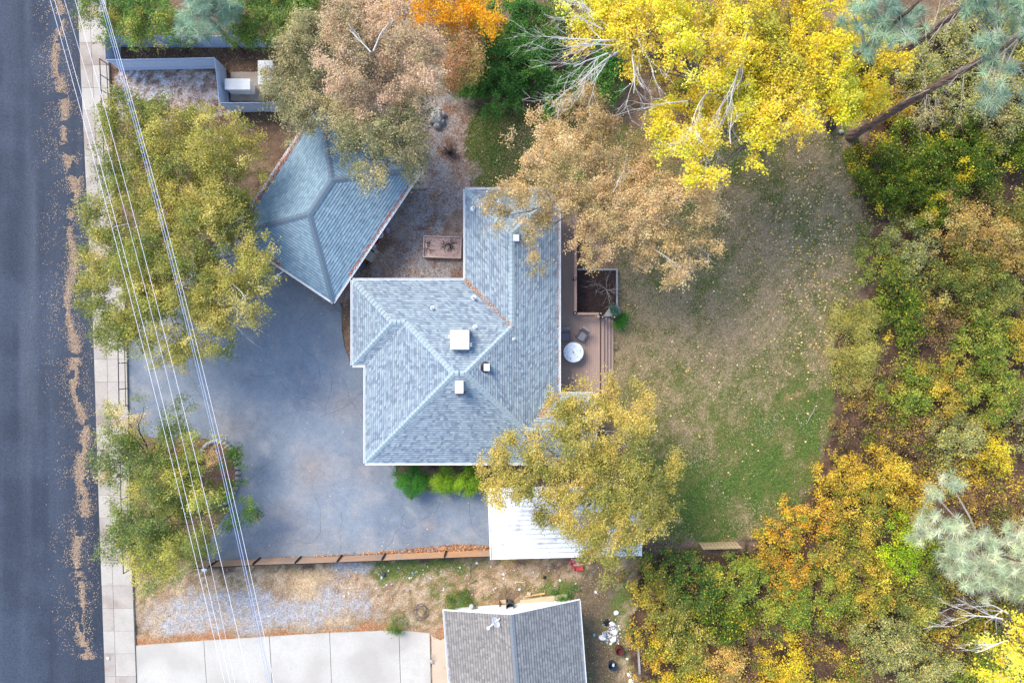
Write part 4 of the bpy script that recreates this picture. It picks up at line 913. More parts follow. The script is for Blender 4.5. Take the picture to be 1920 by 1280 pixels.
# rock, rubbish and dead bush in the court
rk = thing('boulder', 'pale broken boulder on the leaf litter above the court', 'rock', P(820, 221, 0)); MB().blob((0, 0, .25), (.5, .6, .42), 4, 12, .2).build('rock', M_STONE, rk)
for i, (x, y) in enumerate(((.3, -.35), (-.35, -.3), (.4, .2), (0, -.6))): MB().blob((x, y, .2), (.24, .2, .24), 40 + i, 8, .25).build('fragment', M_STONE, rk)
dbh = thing('dead_bush', 'dark leafless round bush on the brown court ground', 'shrub', P(845, 287, 0)); m = MB(); r9 = random.Random(9)
for i in range(46):
    a = r9.uniform(0, 6.28); grow(m, (0, 0, 0), (math.cos(a), math.sin(a), r9.uniform(.3, 1.6)), r9.uniform(.35, .6), .012, 2, r9, 0, .8, 3)
m.build('branches', mat('charred_twig', lin((70, 64, 74))), dbh)
# clutter by the garage wall
def boxthing(name, label, cat, px, py, z, d, rz, mtl, parts=(), group=None):
    t = thing(name, label, cat, P(px, py, z), rz, group); bevel(MB().box((0, 0, d[2] / 2), d).build('body', mtl, t), min(d) * .08)
    for (n_, c, dd, mm) in parts: MB().box(c, dd, 0).build(n_, mm, t)
    return t
ga = GR
boxthing('heat_pump', 'beige box unit with slotted end against the garage wall', 'unit', 697, 482, 0, (.62, .56, .75), ga, M_TAN, [('lid', (0, 0, .765), (.66, .6, .03), M_TAN), ('panel', (.5, .0, .55), (.26, .62, .5), M_TAN), ('slot', (.40, .05, .81), (.07, .36, .02), M_BLACK)])
boxthing('crate', 'dark brown crate beside the beige unit by the garage', 'crate', 685.5, 491, 0, (.34, .36, .4), ga, M_DARKPOST, [('rim', (0, 0, .41), (.36, .38, .03), M_BROWNWOOD)])
boxthing('storage_bin', 'small grey blue storage bin at the lower end of the clutter', 'bin', 680.5, 498, 0, (.30, .34, .34), ga, M_GREY, [('lid', (0, 0, .352), (.34, .38, .03), mat('blue_grey_lid', lin((110, 126, 144))))])
rp = thing('bucket', 'bright red round bucket by the garage wall', 'bucket', P(706.5, 454, 0)); MB().lathe((0, 0, 0), [(.13, 0), (.17, .32), (.19, .32), (.15, .30), (.12, .1)], 20).build('pail', M_RED, rp); MB().lathe((0, 0, .28), [(.16, 0), (.02, .02)], 16).build('lid', M_RED, rp)
wp = thing('planter', 'round white planter with dark soil by the garage wall', 'planter', P(714.5, 442, 0)); MB().lathe((0, 0, 0), [(.16, 0), (.22, .35), (.24, .4), (.17, .4), (.16, .34)], 24).build('pot', M_WHITE, wp); MB().lathe((0, 0, .33), [(.165, 0), (.02, .02)], 16).build('soil', M_RUST, wp)
wj = thing('watering_can', 'small white watering can between red bucket and beige unit', 'watering can', P(702.5, 462, 0), .6); MB().lathe((0, 0, 0), [(.12, 0), (.12, .24), (.05, .26)], 16).build('body', M_WHITE, wj); MB().tube([(.1, 0, .1), (.22, 0, .24), (.26, 0, .26)], .02, 6).build('spout', M_WHITE, wj); MB().tube([(-.1, 0, .06), (-.2, 0, .14), (-.1, 0, .23)], .015, 6).build('handle', M_WHITE, wj)
sg = boxthing('feed_bag', 'purple and white bag with a red corner on the court ground', 'bag', 727, 432, 0, (.26, .34, .1), -.25, mat('lavender_bag', lin((190, 186, 226))), [('red_corner', (-.03, -.11, .104), (.16, .1, .01), M_PINKRED)])
tl = thing('garden_tool', 'thin pale metal tool lying near the garage corner', 'tool', P(790, 346, .03), R(-55)); MB().tube([(-.4, 0, 0), (.4, 0, 0)], .02, 6).build('handle', M_STONE, tl); MB().box((.42, 0, 0), (.1, .2, .03)).build('head', M_GREY, tl)
# planter island in the drive, ringed with stones
isl = thing('planter_island', 'round planter ringed with pale stones between the wires and driveway', 'planter', P(398, 888, 0)); ib = Vector(isl.location)
cir = [(405 + 38 * math.cos(a), 888 + 60 * math.sin(a)) for a in np.linspace(0, 2 * math.pi, 40, endpoint=False)]
MB().prism([(Vector(P(*c, .25)) - ib)[:2] for c in cir], 0, .24).build('soil', mat('mulch', lin((140, 106, 90)), var=.4, s1=5, var2=.4, s2=16, bump=.8), isl)
for i, a in enumerate(np.linspace(-2.5, 2.3, 30)):
    c = Vector(P(405 + 39 * math.cos(a), 888 + 61 * math.sin(a), .3)) - ib; MB().blob((c.x, c.y, .14), (.2, .16, .26), 60 + i, 7, .2).build('stone', M_STONE, isl)

fs = thing('fallen_branch', 'pale forked fallen branch lying on the green lawn edge', 'branch', P(1512, 795, .03), R(60)); m = MB(); r5 = random.Random(5); grow(m, (0, 0, 0), (1, 0, .05), 1.3, .025, 2, r5, .1, .7, 2); m.build('branch', M_TWIG, fs)
fs = thing('fallen_branch', 'thin curved fallen stick on the lawn left of a forked one', 'branch', P(1503, 800, .03), R(110)); m = MB(); grow(m, (0, 0, 0), (1, 0, .05), 1.2, .02, 1, r5, .1, .6, 2); m.build('branch', M_TWIG, fs)
rk2 = thing('boulder', 'small pale stone at the foot of the slanting pine', 'rock', P(1576, 248, 0)); MB().blob((0, 0, .1), (.2, .16, .16), 12, 9, .2).build('rock', M_STONE, rk2)
# neighbour's yard
def tubring(name, label, cat, px, py, r_, h_, mtl, parts=()):
    t = thing(name, label, cat, P(px, py, 0)); MB().lathe((0, 0, 0), [(r_ * .8, 0), (r_, h_), (r_ * .9, h_), (r_ * .72, .06), (.02, .05)], 26).build('tub', mtl, t); return t
tu = tubring('plastic_tub', 'dark blue black plastic tub with white inside glint near the thicket', 'tub', 1147, 1243, .30, .45, mat('navy_plastic', lin((44, 60, 84)), rough=.3)); MB().blob((.1, -.03, .16), (.09, .14, .06), 3).build('bag', M_TRASH, tu)  # white blob put in as the glint inside the tub
fr = thing('fire_ring', 'rusty brown round fire barrel below the rubbish heap', 'fire pit', P(1160, 1215, 0)); MB().lathe((0, 0, 0), [(.28, 0), (.29, .5), (.25, .5), (.24, .2), (.02, .19)], 26).build('barrel', mat('rust_dark', lin((104, 58, 54)), var=.3, s1=6), fr)
tc_ = thing('trash_can', 'dark grey plastic bin lying on its side below the wires of yard', 'bin', P(956.5, 1128, 0)); 
tc_['label'] = 'dark grey plastic bin beside the neighbour house wall'
MB().lathe((0, 0, 0), [(.21, 0), (.27, .85), (.29, .87), (.25, .87), (.2, .1), (.02, .09)], 22).build('barrel', M_GREY, tc_); MB().lathe((0, 0, .55), [(.24, 0), (.02, .01)], 20).build('liner', M_BLACK, tc_)
def plank(label, a, b, w, h, mtl, z=0.0, name='plank', group='loose planks in the neighbour yard'):
    A, B2 = Vector(P(*a, z)), Vector(P(*b, z)); m = (A + B2) / 2; t = thing(name, label, 'plank', (m.x, m.y, z), math.atan2(B2.y - A.y, B2.x - A.x), group); L = (B2 - A).length
    MB().box((0, 0, h / 2 + .01), (L, w, h)).build('timber', mtl, t)
    for s in (-1, 1): MB().box((s * L * .3, 0, .006), (.08, w * 1.02, .012)).build('batten', M_BROWNWOOD, t)
plank('long pale weathered plank stack beside the neighbour house', (975, 1128), (1064, 1116), .32, .12, M_OLDWOOD); plank('thin orange timber lying above the pale plank stack', (985, 1117), (1022, 1111), .10, .07, mat('pine_timber', lin((222, 178, 128)), s1=3)); plank('short square pale wood block by the thin timber', (988, 1110), (995, 1112), .2, .15, M_OLDWOOD)
plank('thin white stick lying in the grass by the hose coil', (818, 1131), (834, 1120), .05, .04, M_OLDWOOD); plank('brown board lying along the right side of neighbour house', (1101, 1216), (1109, 1243), .1, .05, M_BROWNWOOD); plank('pale board lying on grass above the plank stack', (967, 1090), (984, 1091), .08, .04, M_OLDWOOD)
plank('grey timber lying along the thicket edge at the bottom', (1196, 1206), (1199, 1262), .14, .1, M_STONE)
ds = thing('door_steps', 'wooden landing steps against the white neighbour wall', 'steps', P(943.5, 1132, 0), NR)
for i in range(3): MB().box((0, .22 - i * .28, .15 + i * .14), (.42, .27, .05)).build('tread', M_OLDWOOD, ds)
for s in (-1, 1): MB().box((s * .24, -.06, .22), (.05, .85, .44)).build('side', M_RUST if s < 0 else M_BROWNWOOD, ds)
mtb = thing('gas_meter', 'grey gas meter standing at the neighbour house wall', 'meter', P(885, 1131, 0)); MB().lathe((0, 0, .35), [(.13, 0), (.16, .1), (.16, .2), (.1, .28)], 14).build('meter', mat('meter_grey', lin((196, 198, 204)), rough=.4), mtb); MB().tube([(.0, 0, 0), (0, 0, .4)], .03, 8).build('riser_pipe', M_GREY, mtb); MB().tube([(0, 0, .5), (.25, -.1, .55), (.4, -.12, .4)], .035, 8).build('outlet_pipe', M_GREY, mtb)
hz = thing('hose_coil', 'grey coiled garden hose on dry grass left of neighbour roof', 'hose', P(788, 1147, 0)); m = MB(); pts = []
for i in range(120): a = i * .30; r_ = .40 + .16 * math.sin(i * .37); pts.append((r_ * math.cos(a) + .05 * math.sin(i * .11), r_ * math.sin(a) * 1.1, .03 + .0006 * i + .01 * math.sin(i)))
m.tube(pts, .010, 5); m.build('hose', M_CABLE, hz)
cb1 = thing('cable', 'thin dark cable snaking on the dry grass below the wooden fence', 'cable', P(885, 1075, 0)); m = MB(); m.tube([tuple(Vector(P(x, y, .03)) - Vector(cb1.location)) for x, y in ((895, 1056), (893, 1062), (884, 1066), (880, 1060), (884, 1056), (881, 1072), (883, 1080), (877, 1094), (886, 1093), (893, 1086))], .014, 5); m.build('cable', M_CABLE, cb1)
cb2 = thing('cable', 'thin dark cable curving through green grass above neighbour house', 'cable', P(935, 1090, 0)); m = MB(); m.tube([tuple(Vector(P(x, y, .03)) - Vector(cb2.location)) for x, y in ((908, 1080), (925, 1084), (940, 1092), (948, 1100), (950, 1112), (946, 1118))], .012, 5); m.build('cable', M_CABLE, cb2)
# red crates under the carport edge
for lab, px, py, rz in (('faded red and white crate tipped beside the carport edge', 1078, 1053, -.2), ('faded red crate lying in front of another red crate', 1084, 1062, .12)):
    t = thing('red_crate', lab, 'crate', P(px, py, 0), rz, 'red crates beside the carport'); MB().box((0, 0, .02), (.62, .40, .04)).build('base', M_PINKRED, t)
    for s in (-1, 1): MB().box((s * .3, 0, .13), (.03, .40, .2)).build('end', M_PINKRED, t); MB().box((0, s * .2, .13), (.64, .03, .21)).build('side', M_PINKRED if s < 0 else M_WHITE, t)
# loose rubbish, each piece a thing of its own
RB = [(1155, 1148, .16, M_TRASH, 'white square bag on the grass above the rubbish heap'), (1147, 1168, .24, M_TRASH, 'white crumpled bag at the top of the rubbish heap'), (1137, 1165, .22, M_BLACK, 'black crumpled bag beside the white heap'), (1153, 1184, .22, M_TRASH, 'white crumpled bag in the middle of the heap'), (1150, 1198, .24, M_TRASH, 'big white bag at the lower end of the heap'), (1128, 1194, .24, M_TRASH, 'white bag lying left of the heap'), (1134, 1189, .15, M_BLUEPALE, 'pale blue plastic jug left of the heap'), (1114, 1189, .09, mat('cyan_plastic', lin((120, 210, 230))), 'small cyan cup left of the rubbish heap'), (1145, 1206, .1, M_TRASH, 'small white scrap below the rubbish heap'), (1180, 1262, .2, M_TRASH, 'white bag at the thicket edge near the bottom'), (1184, 1278, .26, M_TRASH, 'larger white bag at the very bottom by the thicket'), (1176, 1234, .1, M_TRASH, 'small white scrap right of the plastic tub'), (1141, 1172, .08, M_RED, 'tiny red scrap in the rubbish heap'),
      (719, 1076, .2, M_GREY, 'grey cap shaped object on the neighbour grass'), (716, 1081, .1, M_TRASH, 'white scrap beside the grey object on the grass'), (669, 1084, .1, mat('orange_plastic', lin((226, 120, 84))), 'small orange cup on the dry yard'), (774, 1074, .1, M_BLUEPALE, 'pale blue scrap on the dry yard grass'), (768, 1083, .08, M_TRASH, 'white scrap near the pale blue scrap'), (894, 1055, .09, M_TRASH, 'white ball beside the wooden fence end'), (944, 1076, .09, M_TRASH, 'white scrap in the middle of the tan yard'), (1021, 1081, .13, M_BLACK, 'black cup lying on the tan yard'), (1050, 1087, .09, M_TRASH, 'white scrap on the right part of tan yard'), (1117, 1109, .12, M_TRASH, 'white paper scrap near the thicket corner'), (974, 1104, .1, M_TRASH, 'pair of white scraps above the planks'), (384, 1067, .2, M_TRASH, 'flat white scrap under the lower fence end'), (810, 1239, .16, M_STONE, 'round pale drain cap on the tan concrete'), (203, 1233, .14, M_TRASH, 'white bird dropping smear shaped scrap on the kerb')]
RB[-1] = (203, 1233, .12, M_TRASH, 'small white paper scrap on the kerb near the bottom')
for i, (x, y, r_, mm, lab) in enumerate(RB):
    zz = .15 if x < 230 else (.05 if (x == 810) else 0); t = thing('rubbish', lab, 'rubbish', P(x, y, zz), random.uniform(0, 3), 'rubbish lying about the yard'); MB().blob((0, 0, r_ * .45), (r_, r_ * random.uniform(.6, .95), r_ * .5), 100 + i, 9, .3).build('scrap', mm, t)

scatter('paper_scraps', 'tiny white paper scraps and ash around the rubbish heap', 'litter', np.concatenate([pts_px(900, [(1128, 1160), (1165, 1160), (1168, 1205), (1120, 1205)], lambda x, y: .5 * np.exp(-(((x - 1148) / 16) ** 2 + ((y - 1186) / 16) ** 2)) + .03), pts_px(120, [(560, 1060), (1100, 1060), (1100, 1110), (640, 1120)])]), .16, [(236, 236, 240), (210, 212, 220), (190, 180, 176)], k=.8, z=.03, dz=.06)
# ================================================================== TREES
KH = (XL - .5, XF + .3, YB - .3, YT + .3, 5.6)
TG = 'broadleaf trees around the houses'
tree('deciduous_tree', 'olive yellow tree over the sidewalk left of the garage roof', 'tree', (330, 300), [(240, 250, 56), (232, 205, 34), (325, 240, 50), (400, 270, 66), (455, 290, 44), (340, 315, 66), (262, 335, 58), (430, 350, 60), (395, 392, 46), (225, 310, 40), (300, 385, 46), (440, 425, 34)], 5.6, 'olive', TG, .2)
tree('deciduous_tree', 'large olive green tree under the wires between road and garage', 'tree', (330, 540), [(205, 400, 46), (192, 470, 38), (265, 440, 66), (360, 450, 58), (440, 505, 58), (340, 540, 80), (430, 565, 58), (230, 555, 66), (300, 615, 62), (395, 615, 46), (195, 540, 38), (470, 525, 36), (280, 500, 60), (320, 420, 46), (400, 430, 46), (480, 470, 26), (220, 620, 36), (350, 660, 28)], 5.8, 'olive', TG, .26, bare=[(420, 520, 6.6, -50, 2.2, .03, 2), (380, 580, 6.5, -20, 2.0, .03, 2), (240, 420, 6.5, 190, 2.0, .03, 1)])
tree('deciduous_tree', 'light green tree with peach leaf clusters hanging over the sidewalk', 'tree', (300, 870), [(235, 795, 46), (265, 820, 44), (325, 850, 40), (215, 850, 40), (255, 880, 40), (300, 905, 40), (205, 880, 24), (330, 790, 26), (345, 765, 18), (232, 788, 20, 5.6), (264, 766, 15, 5.6), (190, 888, 13, 5.4), (375, 835, 24), (350, 905, 34)], 4.4, 'green_yellow', TG, .17, bark=M_BARKD, lai=1.6, extra_px=[(234, 790, 20, 'peach'), (264, 768, 16, 'peach'), (190, 888, 15, 'peach')], size=.16)
tree('deciduous_tree', 'green and yellow tree between kerb and planter near lower fence', 'tree', (300, 985), [(265, 945, 52), (320, 985, 46), (260, 1005, 46), (300, 1040, 46), (345, 1040, 34), (220, 1030, 32), (270, 1075, 30), (375, 1010, 28), (385, 955, 30), (330, 940, 36)], 4.2, 'green_yellow', TG, .17, bark=M_BARKD, lai=1.7, size=.16)
tree('sapling', 'small green sapling right of the stone ringed planter', 'tree', (440, 925), [(440, 880, 24), (445, 850, 16), (450, 955, 24), (475, 960, 14), (430, 970, 22), (415, 935, 18)], 2.4, 'hedge', TG, .06, lai=1.7, limbs=6, size=.14, tw=.45, extra_px=[(402, 855, 13, 'peach')])
tree('sapling', 'peach leaved sapling inside the stone ringed planter', 'tree', (395, 880), [(402, 858, 14), (410, 850, 8), (378, 905, 24), (360, 860, 20), (395, 925, 18)], 1.9, 'mixgreen', TG, .05, lai=1.6, limbs=5, size=.15, tw=.4, extra_px=[(404, 856, 14, 'peach')])
tree('hedge_tree', 'bright green tree at the top by the sidewalk and wires', 'tree', (225, 30), [(190, 20, 36), (235, 45, 44), (285, 40, 46), (260, -10, 50), (330, 55, 30), (300, 80, 16)], 3.6, 'hedge', TG, .15, lai=3)
tree('hedge_tree', 'dark green tree at the top right of the bluish pine', 'tree', (510, 20), [(465, 25, 38), (500, 55, 38), (540, 25, 44), (450, 60, 22), (560, -10, 40), (480, -10, 40)], 4.0, 'hedge', TG, .17, lai=3)
tree('deciduous_tree', 'grey olive tree left of the big pinkish tan tree', 'tree', (585, 160), [(575, 100, 48), (535, 145, 34), (600, 190, 50), (555, 205, 40), (590, 60, 36), (630, 225, 44), (520, 180, 24), (560, 240, 24)], 6.6, 'grey_olive', TG, .22)
tree('deciduous_tree', 'big pinkish tan tree with pale limbs at the top', 'tree', (720, 190), [(650, 40, 44), (705, 85, 58), (640, 120, 42), (765, 110, 56), (735, 35, 44), (700, 165, 56), (790, 150, 40), (660, 150, 34), (800, 90, 32)], 9.0, 'tan', TG, .3, tw=.7, size=.16, bare=[(695, 98, 10.4, 125, 1.6, .04, 1), (700, 96, 10.4, 55, 2.2, .045, 2)])
tree('deciduous_tree', 'grey olive tree overhanging the garage roof', 'tree', (760, 240), [(700, 255, 46), (745, 240, 46), (775, 200, 30), (740, 295, 46), (770, 275, 34), (690, 320, 28), (720, 345, 18), (650, 260, 24), (660, 285, 20)], 6.8, 'grey_olive', TG, .24, lai=2.3)
tree('deciduous_tree', 'small rusty brown tree below the orange maple', 'tree', (862, 118), [(845, 85, 30), (870, 110, 34), (855, 140, 26), (880, 80, 22)], 5.2, 'rust', TG, .15)
tree('maple_tree', 'brilliant orange maple at the top edge', 'tree', (830, 10), [(760, 4, 26), (800, 14, 30), (845, -10, 44), (870, 22, 34), (915, 14, 30), (905, 45, 12), (925, 50, 8)], 5.4, 'orange', TG, .18, lai=3, k=1.0)
tree('deciduous_tree', 'wide orange tan tree overhanging the north wing and lawn', 'tree', (1130, 370), [(1090, 235, 56), (1010, 262, 48), (1060, 325, 64), (1160, 300, 58), (1000, 335, 40), (955, 385, 34), (925, 400, 22), (1150, 395, 68), (1230, 350, 58), (1300, 385, 48), (1245, 440, 50), (1120, 450, 44), (1005, 455, 26), (1012, 500, 13), (1310, 465, 32), (1185, 480, 32), (1090, 185, 28), (1265, 505, 22), (1030, 420, 34)], 7.0, 'tan_orange', TG, .3, clear=[KH], lai=2.3, twig_frac=.5, bare=[(1230, 470, 7.6, -30, 1.8, .018, 2), (1150, 360, 8.4, 60, 1.6, .016, 2)])
tree('deciduous_tree', 'bushy golden olive tree overhanging the white carport roof', 'tree', (1120, 890), [(1060, 757, 30), (1125, 745, 42), (1185, 760, 38), (1095, 815, 62), (1180, 830, 52), (1035, 845, 50), (955, 852, 34), (925, 885, 30), (1005, 895, 50), (1080, 900, 60), (1165, 900, 60), (1235, 880, 38), (1240, 940, 30), (1190, 965, 50), (1110, 960, 52), (1025, 940, 42), (960, 920, 34), (1130, 1025, 44), (1128, 1068, 18), (1150, 985, 40), (1090, 772, 38)], 6.4, 'olive2', TG, .3, clear=[KH], lai=2.9)
# yellow aspens and their pale bare limbs
AG = 'yellow aspens at the top'
tree('aspen_tree', 'lemon yellow aspen with bare white branches reaching left', 'tree', (1312, 180), [(1140, 40, 46), (1215, 55, 58), (1290, 30, 60), (1335, 110, 46), (1210, 105, 38), (1100, 15, 30), (1250, -10, 60), (1240, 130, 26), (1170, 0, 46), (1270, 90, 40), (1380, 60, 40), (1090, 70, 18)], 11, 'yellow', AG, .26, bark=M_BARKW, k=1.0, lai=2.6, limbs=12, size=.2, aspect=.8, twig=M_BARKW, twig_frac=.6, bare=[(1180, 80, 11.2, 185, 2.8, .06, 3), (1170, 90, 11.0, 200, 3.2, .06, 3), (1160, 60, 11.2, 165, 2.8, .05, 3), (1195, 70, 11, 285, 2.2, .05, 2), (1155, 92, 10.8, 225, 2.4, .05, 2), (1150, 75, 11.4, 178, 2.9, .05, 3), (1140, 100, 11.2, 210, 2.4, .045, 3), (1185, 95, 11.4, 265, 2.2, .045, 3), (1130, 55, 11.4, 150, 1.8, .04, 3)])
tree('aspen_tree', 'golden aspen crown hanging low over the lawn edge', 'tree', (1420, 265), [(1370, 235, 64), (1285, 225, 48), (1240, 250, 34), (1330, 300, 42), (1440, 180, 64), (1475, 230, 48), (1310, 335, 20), (1420, 280, 30), (1355, 180, 46), (1410, 215, 44), (1300, 270, 36), (1350, 330, 22), (1500, 190, 40)], 9.5, 'yellow', AG, .26, bark=M_BARKW, k=1.0, lai=2.9, limbs=12, size=.2, aspect=.8, twig=M_BARKW, twig_frac=.6, bare=[(1390, 150, 10.2, 235, 2.8, .05, 2), (1370, 270, 10.2, 100, 2, .04, 2), (1290, 190, 10.2, 190, 2.4, .04, 2), (1385, 130, 11, 250, 3.0, .05, 3), (1400, 60, 11, 265, 2.6, .05, 2), (1330, 170, 10.8, 215, 2.2, .04, 3)])
tree('aspen_tree', 'yellow green aspen with dark trunk base at the dirt patch', 'tree', (1556, 236), [(1400, 100, 62), (1420, 40, 60), (1540, 165, 58), (1545, 80, 58), (1615, 115, 46), (1640, 170, 34), (1490, 45, 56), (1500, 120, 50), (1480, -10, 50), (1590, 40, 40), (1670, 120, 26), (1450, 110, 50), (1350, 30, 44), (1570, 200, 34), (1600, 170, 40), (1390, 150, 44)], 9.0, 'yellow2', AG, .30, bark=M_BARKD, k=1.0, lai=2.9, limbs=14, size=.2, aspect=.8)
tree('aspen_tree', 'pale yellow aspen with white twigs in the lower right corner', 'tree', (1835, 1140), [(1900, 1170, 44), (1870, 1230, 44), (1915, 1265, 46), (1930, 1110, 30), (1950, 1210, 50)], 8.5, 'yellow', AG, .13, bark=M_BARKW, k=1.0, lai=2.6, limbs=8, size=.2, aspect=.8, twig=M_BARKW, twig_frac=.6, bare=[(1880, 1160, 9, 175, 2.2, .045, 3), (1890, 1200, 9, 195, 2.0, .04, 2), (1890, 1150, 9, 150, 2.0, .04, 2)])

# pines: needle tufts at the ends of whorled limbs
def pine(label, base, z0, z1, r0, pal, seed, trunk_r=.3, tufts=110, tl=.55, group='pines', px_blobs=None):
    rr = random.Random(seed); B = P(*base, 0); t = thing('pine_tree', label, 'tree', B, 0, group)
    tp = Vector((rr.uniform(-.3, .3), rr.uniform(-.3, .3), z1)); m = MB(); n = 60
    pts = [Vector((tp.x * (i / n) ** 2 + rr.uniform(-.02, .02), tp.y * (i / n) ** 2 + rr.uniform(-.02, .02), z1 * i / n)) for i in range(n + 1)]; pts[0].z = -.1
    m.tube(pts, [trunk_r * (1.5 if i == 0 else (1.2 if i == 1 else 1 - .8 * i / n)) * rr.uniform(.9, 1.08) for i in range(n + 1)], 14)
    m.v = [(v[0] + rr.uniform(-.035, .035), v[1] + rr.uniform(-.035, .035), v[2]) for v in m.v]; m.build('trunk', M_PINEBARK, t)
    if not px_blobs:
        for i in range(16):
            dl = MB()
            a = rr.uniform(0, 6.28); z = z0 * rr.uniform(.55, 1.0); grow(dl, (tp.x * (z / z1) ** 2, tp.y * (z / z1) ** 2, z), (math.cos(a), math.sin(a), .1), rr.uniform(.8, 2.2), .03, 2, rr, .1, .5, 3)
            dl.build('dead_limb', M_TWIG, t)
    br = MB(); cen = []
    if px_blobs:
        for (x, y, r_, z) in px_blobs:
            c = Vector(P(x, y, z)) - Vector(B); a = pts[min(n, max(1, int(n * z / z1 * .85)))]
            br.tube([a, a.lerp(c, .5) + Vector((0, 0, .3)), c], [.09, .06, .03], 6); rw = r_ * (H - z) / FPX; k = max(6, int(tufts * (rw / 1.8) ** 2))
            for i in range(k):
                d = Vector((rr.gauss(0, 1), rr.gauss(0, 1), rr.gauss(0, .5))).normalized() * rw * rr.random() ** .5; q = c + d; cen.append(q)
                if i % 2 == 0: br.tube([c + d * .2, q], [.025, .012], 4)
    else:
        for i in range(tufts):
            f = rr.random() ** .8; z = z0 + (z1 - z0) * f; r_ = r0 * (1 - .75 * f); a = rr.uniform(0, 6.28); q = Vector((tp.x + math.cos(a) * r_, tp.y + math.sin(a) * r_, z + rr.uniform(0, .6)))
            s = Vector((tp.x * (z / z1) ** 2, tp.y * (z / z1) ** 2, z - .3)); md = s.lerp(q, .55) + Vector((0, 0, -.15)); br.tube([s, md, q], [.05, .035, .015], 5); cen.append(q)
            for k in range(3): cen.append(s.lerp(q, rr.uniform(.6, 1)) + Vector((rr.uniform(-.5, .5), rr.uniform(-.5, .5), rr.uniform(0, .4))))
    br.build('branches', M_TWIG, t)
    cen = np.array([tuple(c) for c in cen]); K = 70; d = RNG.normal(size=(len(cen), K, 3)); d[..., 2] = np.abs(d[..., 2]) * .6 - .15; d /= np.linalg.norm(d, axis=2, keepdims=True)
    L = tl * RNG.uniform(.6, 1.1, (len(cen), K, 1)); a = np.repeat(cen[:, None, :], K, 1) + d * .04; b = a + d * L; b[..., 2] -= .12 * L[..., 0]
    w = np.cross(d, RNG.normal(size=d.shape)); w /= np.linalg.norm(w, axis=2, keepdims=True); w *= .011
    col = np.repeat(pick_cols(len(cen), PAL[pal], None, 1, .08)[:, None, :], K, 1).reshape(-1, 3) * RNG.uniform(.8, 1.15, (len(cen) * K, 1))
    np_mesh('needles', np.stack([a - w, a + w, b], 2).reshape(-1, 3), 3, M_LEAF, np.clip(col, 0, 1), t)
pine('bluish long needled pine among the hedge trees by the fence', (452, 98), 3, 8, 2, 'pine', 21, .16, 60, .6, px_blobs=[(385, 22, 46, 7), (350, 40, 26, 6.4), (420, 40, 26, 6.4), (400, -10, 40, 7.4), (375, 65, 22, 6.2), (440, 10, 20, 6)])
pine('tall pine whose dark trunk slants past the dirt patch at upper right', (1595, 256), 14, 23, 3.2, 'pine', 22, .30, 150, .6)
pine('tall pine with dark trunk crossing the top right edge', (1612, 158), 13, 22, 2.6, 'pine', 23, .25, 90, .6)
pine('bluish pine top above the yellow aspens', (1462, 224), 12, 16.5, 2.4, 'pine', 24, .2, 60, .6, px_blobs=[(1640, 30, 40, 14), (1690, 50, 40, 14.5), (1620, 90, 26, 13), (1660, -10, 40, 15), (1725, 30, 26, 14), (1600, 30, 26, 13.4)])
pine('young pale green pine in the thicket at lower right', (1740, 985), 3, 8.5, 2, 'pine_pale', 25, .18, 60, .6, px_blobs=[(1782, 905, 22, 6.5), (1750, 925, 20, 6), (1745, 975, 28, 6), (1725, 1000, 22, 5.6), (1790, 1000, 34, 6.6), (1840, 1010, 26, 6.6), (1830, 1055, 52, 7), (1880, 1060, 50, 7), (1850, 1095, 34, 6.6), (1905, 1000, 30, 6.6), (1790, 1050, 30, 6.2), (1920, 1090, 40, 7)])

# ================================================================== SHRUBS
LG = 'laurels above the lawn'
bush('laurel', 'dark green laurel left, beside the rusty tree', 915, 130, 60, 3.4, 'laurel', LG, .17, 3.2); bush('laurel', 'dark green laurel in the middle below the maple', 955, 62, 54, 3.6, 'laurel', LG, .17, 3.2); bush('laurel', 'dark green laurel above the wide tan tree', 1000, 128, 56, 3.4, 'laurel', LG, .17, 3.2); bush('laurel', 'dark green laurel at the lawn top between rusty and tan trees', 940, 178, 44, 2.6, 'laurel', LG, .17, 3.2)
bush('laurel', 'dark green laurel below the bare white aspen branches', 1120, 150, 50, 3.0, 'laurel', LG, .17, 3.0); bush('laurel', 'small green laurel touching the left of the rusty tree', 868, 165, 30, 2.0, 'laurel', LG, .16, 3.0); bush('laurel', 'green laurel behind the white branches at the top', 1040, 60, 46, 3.2, 'hedge', LG, .17, 2.8)
bush('laurel', 'dark green laurel against the top of the wide tan tree', 1030, 180, 40, 2.4, 'laurel', LG, .17, 3.2); bush('laurel', 'glossy green laurel in the middle of the laurel row', 965, 118, 48, 3.2, 'laurel', LG, .17, 3.2)
bush('shrub', 'brown and yellow shrub behind the leaning aspen trunk', 1260, 150, 50, 3.0, 'gold', LG, .16, 2.4); bush('shrub', 'olive shrub between maple and hedge at the top', 650, 20, 60, 3, 'sage', LG, .16, 2.4); bush('shrub', 'dark green shrub under the aspen crown right of trunk', 1400, 170, 60, 2.5, 'mixgreen', LG, .16, 2.2)
BG = 'clipped evergreens below the house'
bush('clipped_shrub', 'round dark green clipped evergreen below the house eave', 775, 893, 31, 1.7, 'box_dark', BG, .10, 3.4, nblob=7, tw=.22, aspect=.35, shell=.6); bush('clipped_shrub', 'oblong lime green clipped evergreen beside the round dark one', 832, 894, 27, 1.6, 'box_lime', BG, .10, 3.4, nblob=7, tw=.22, aspect=.35, shell=.6); bush('clipped_shrub', 'lime green clipped evergreen half under the olive tree', 876, 896, 26, 1.6, 'box_lime', BG, .10, 3.4, nblob=7, tw=.22, aspect=.35, shell=.6)
YG = 'tufts on the neighbour yard'
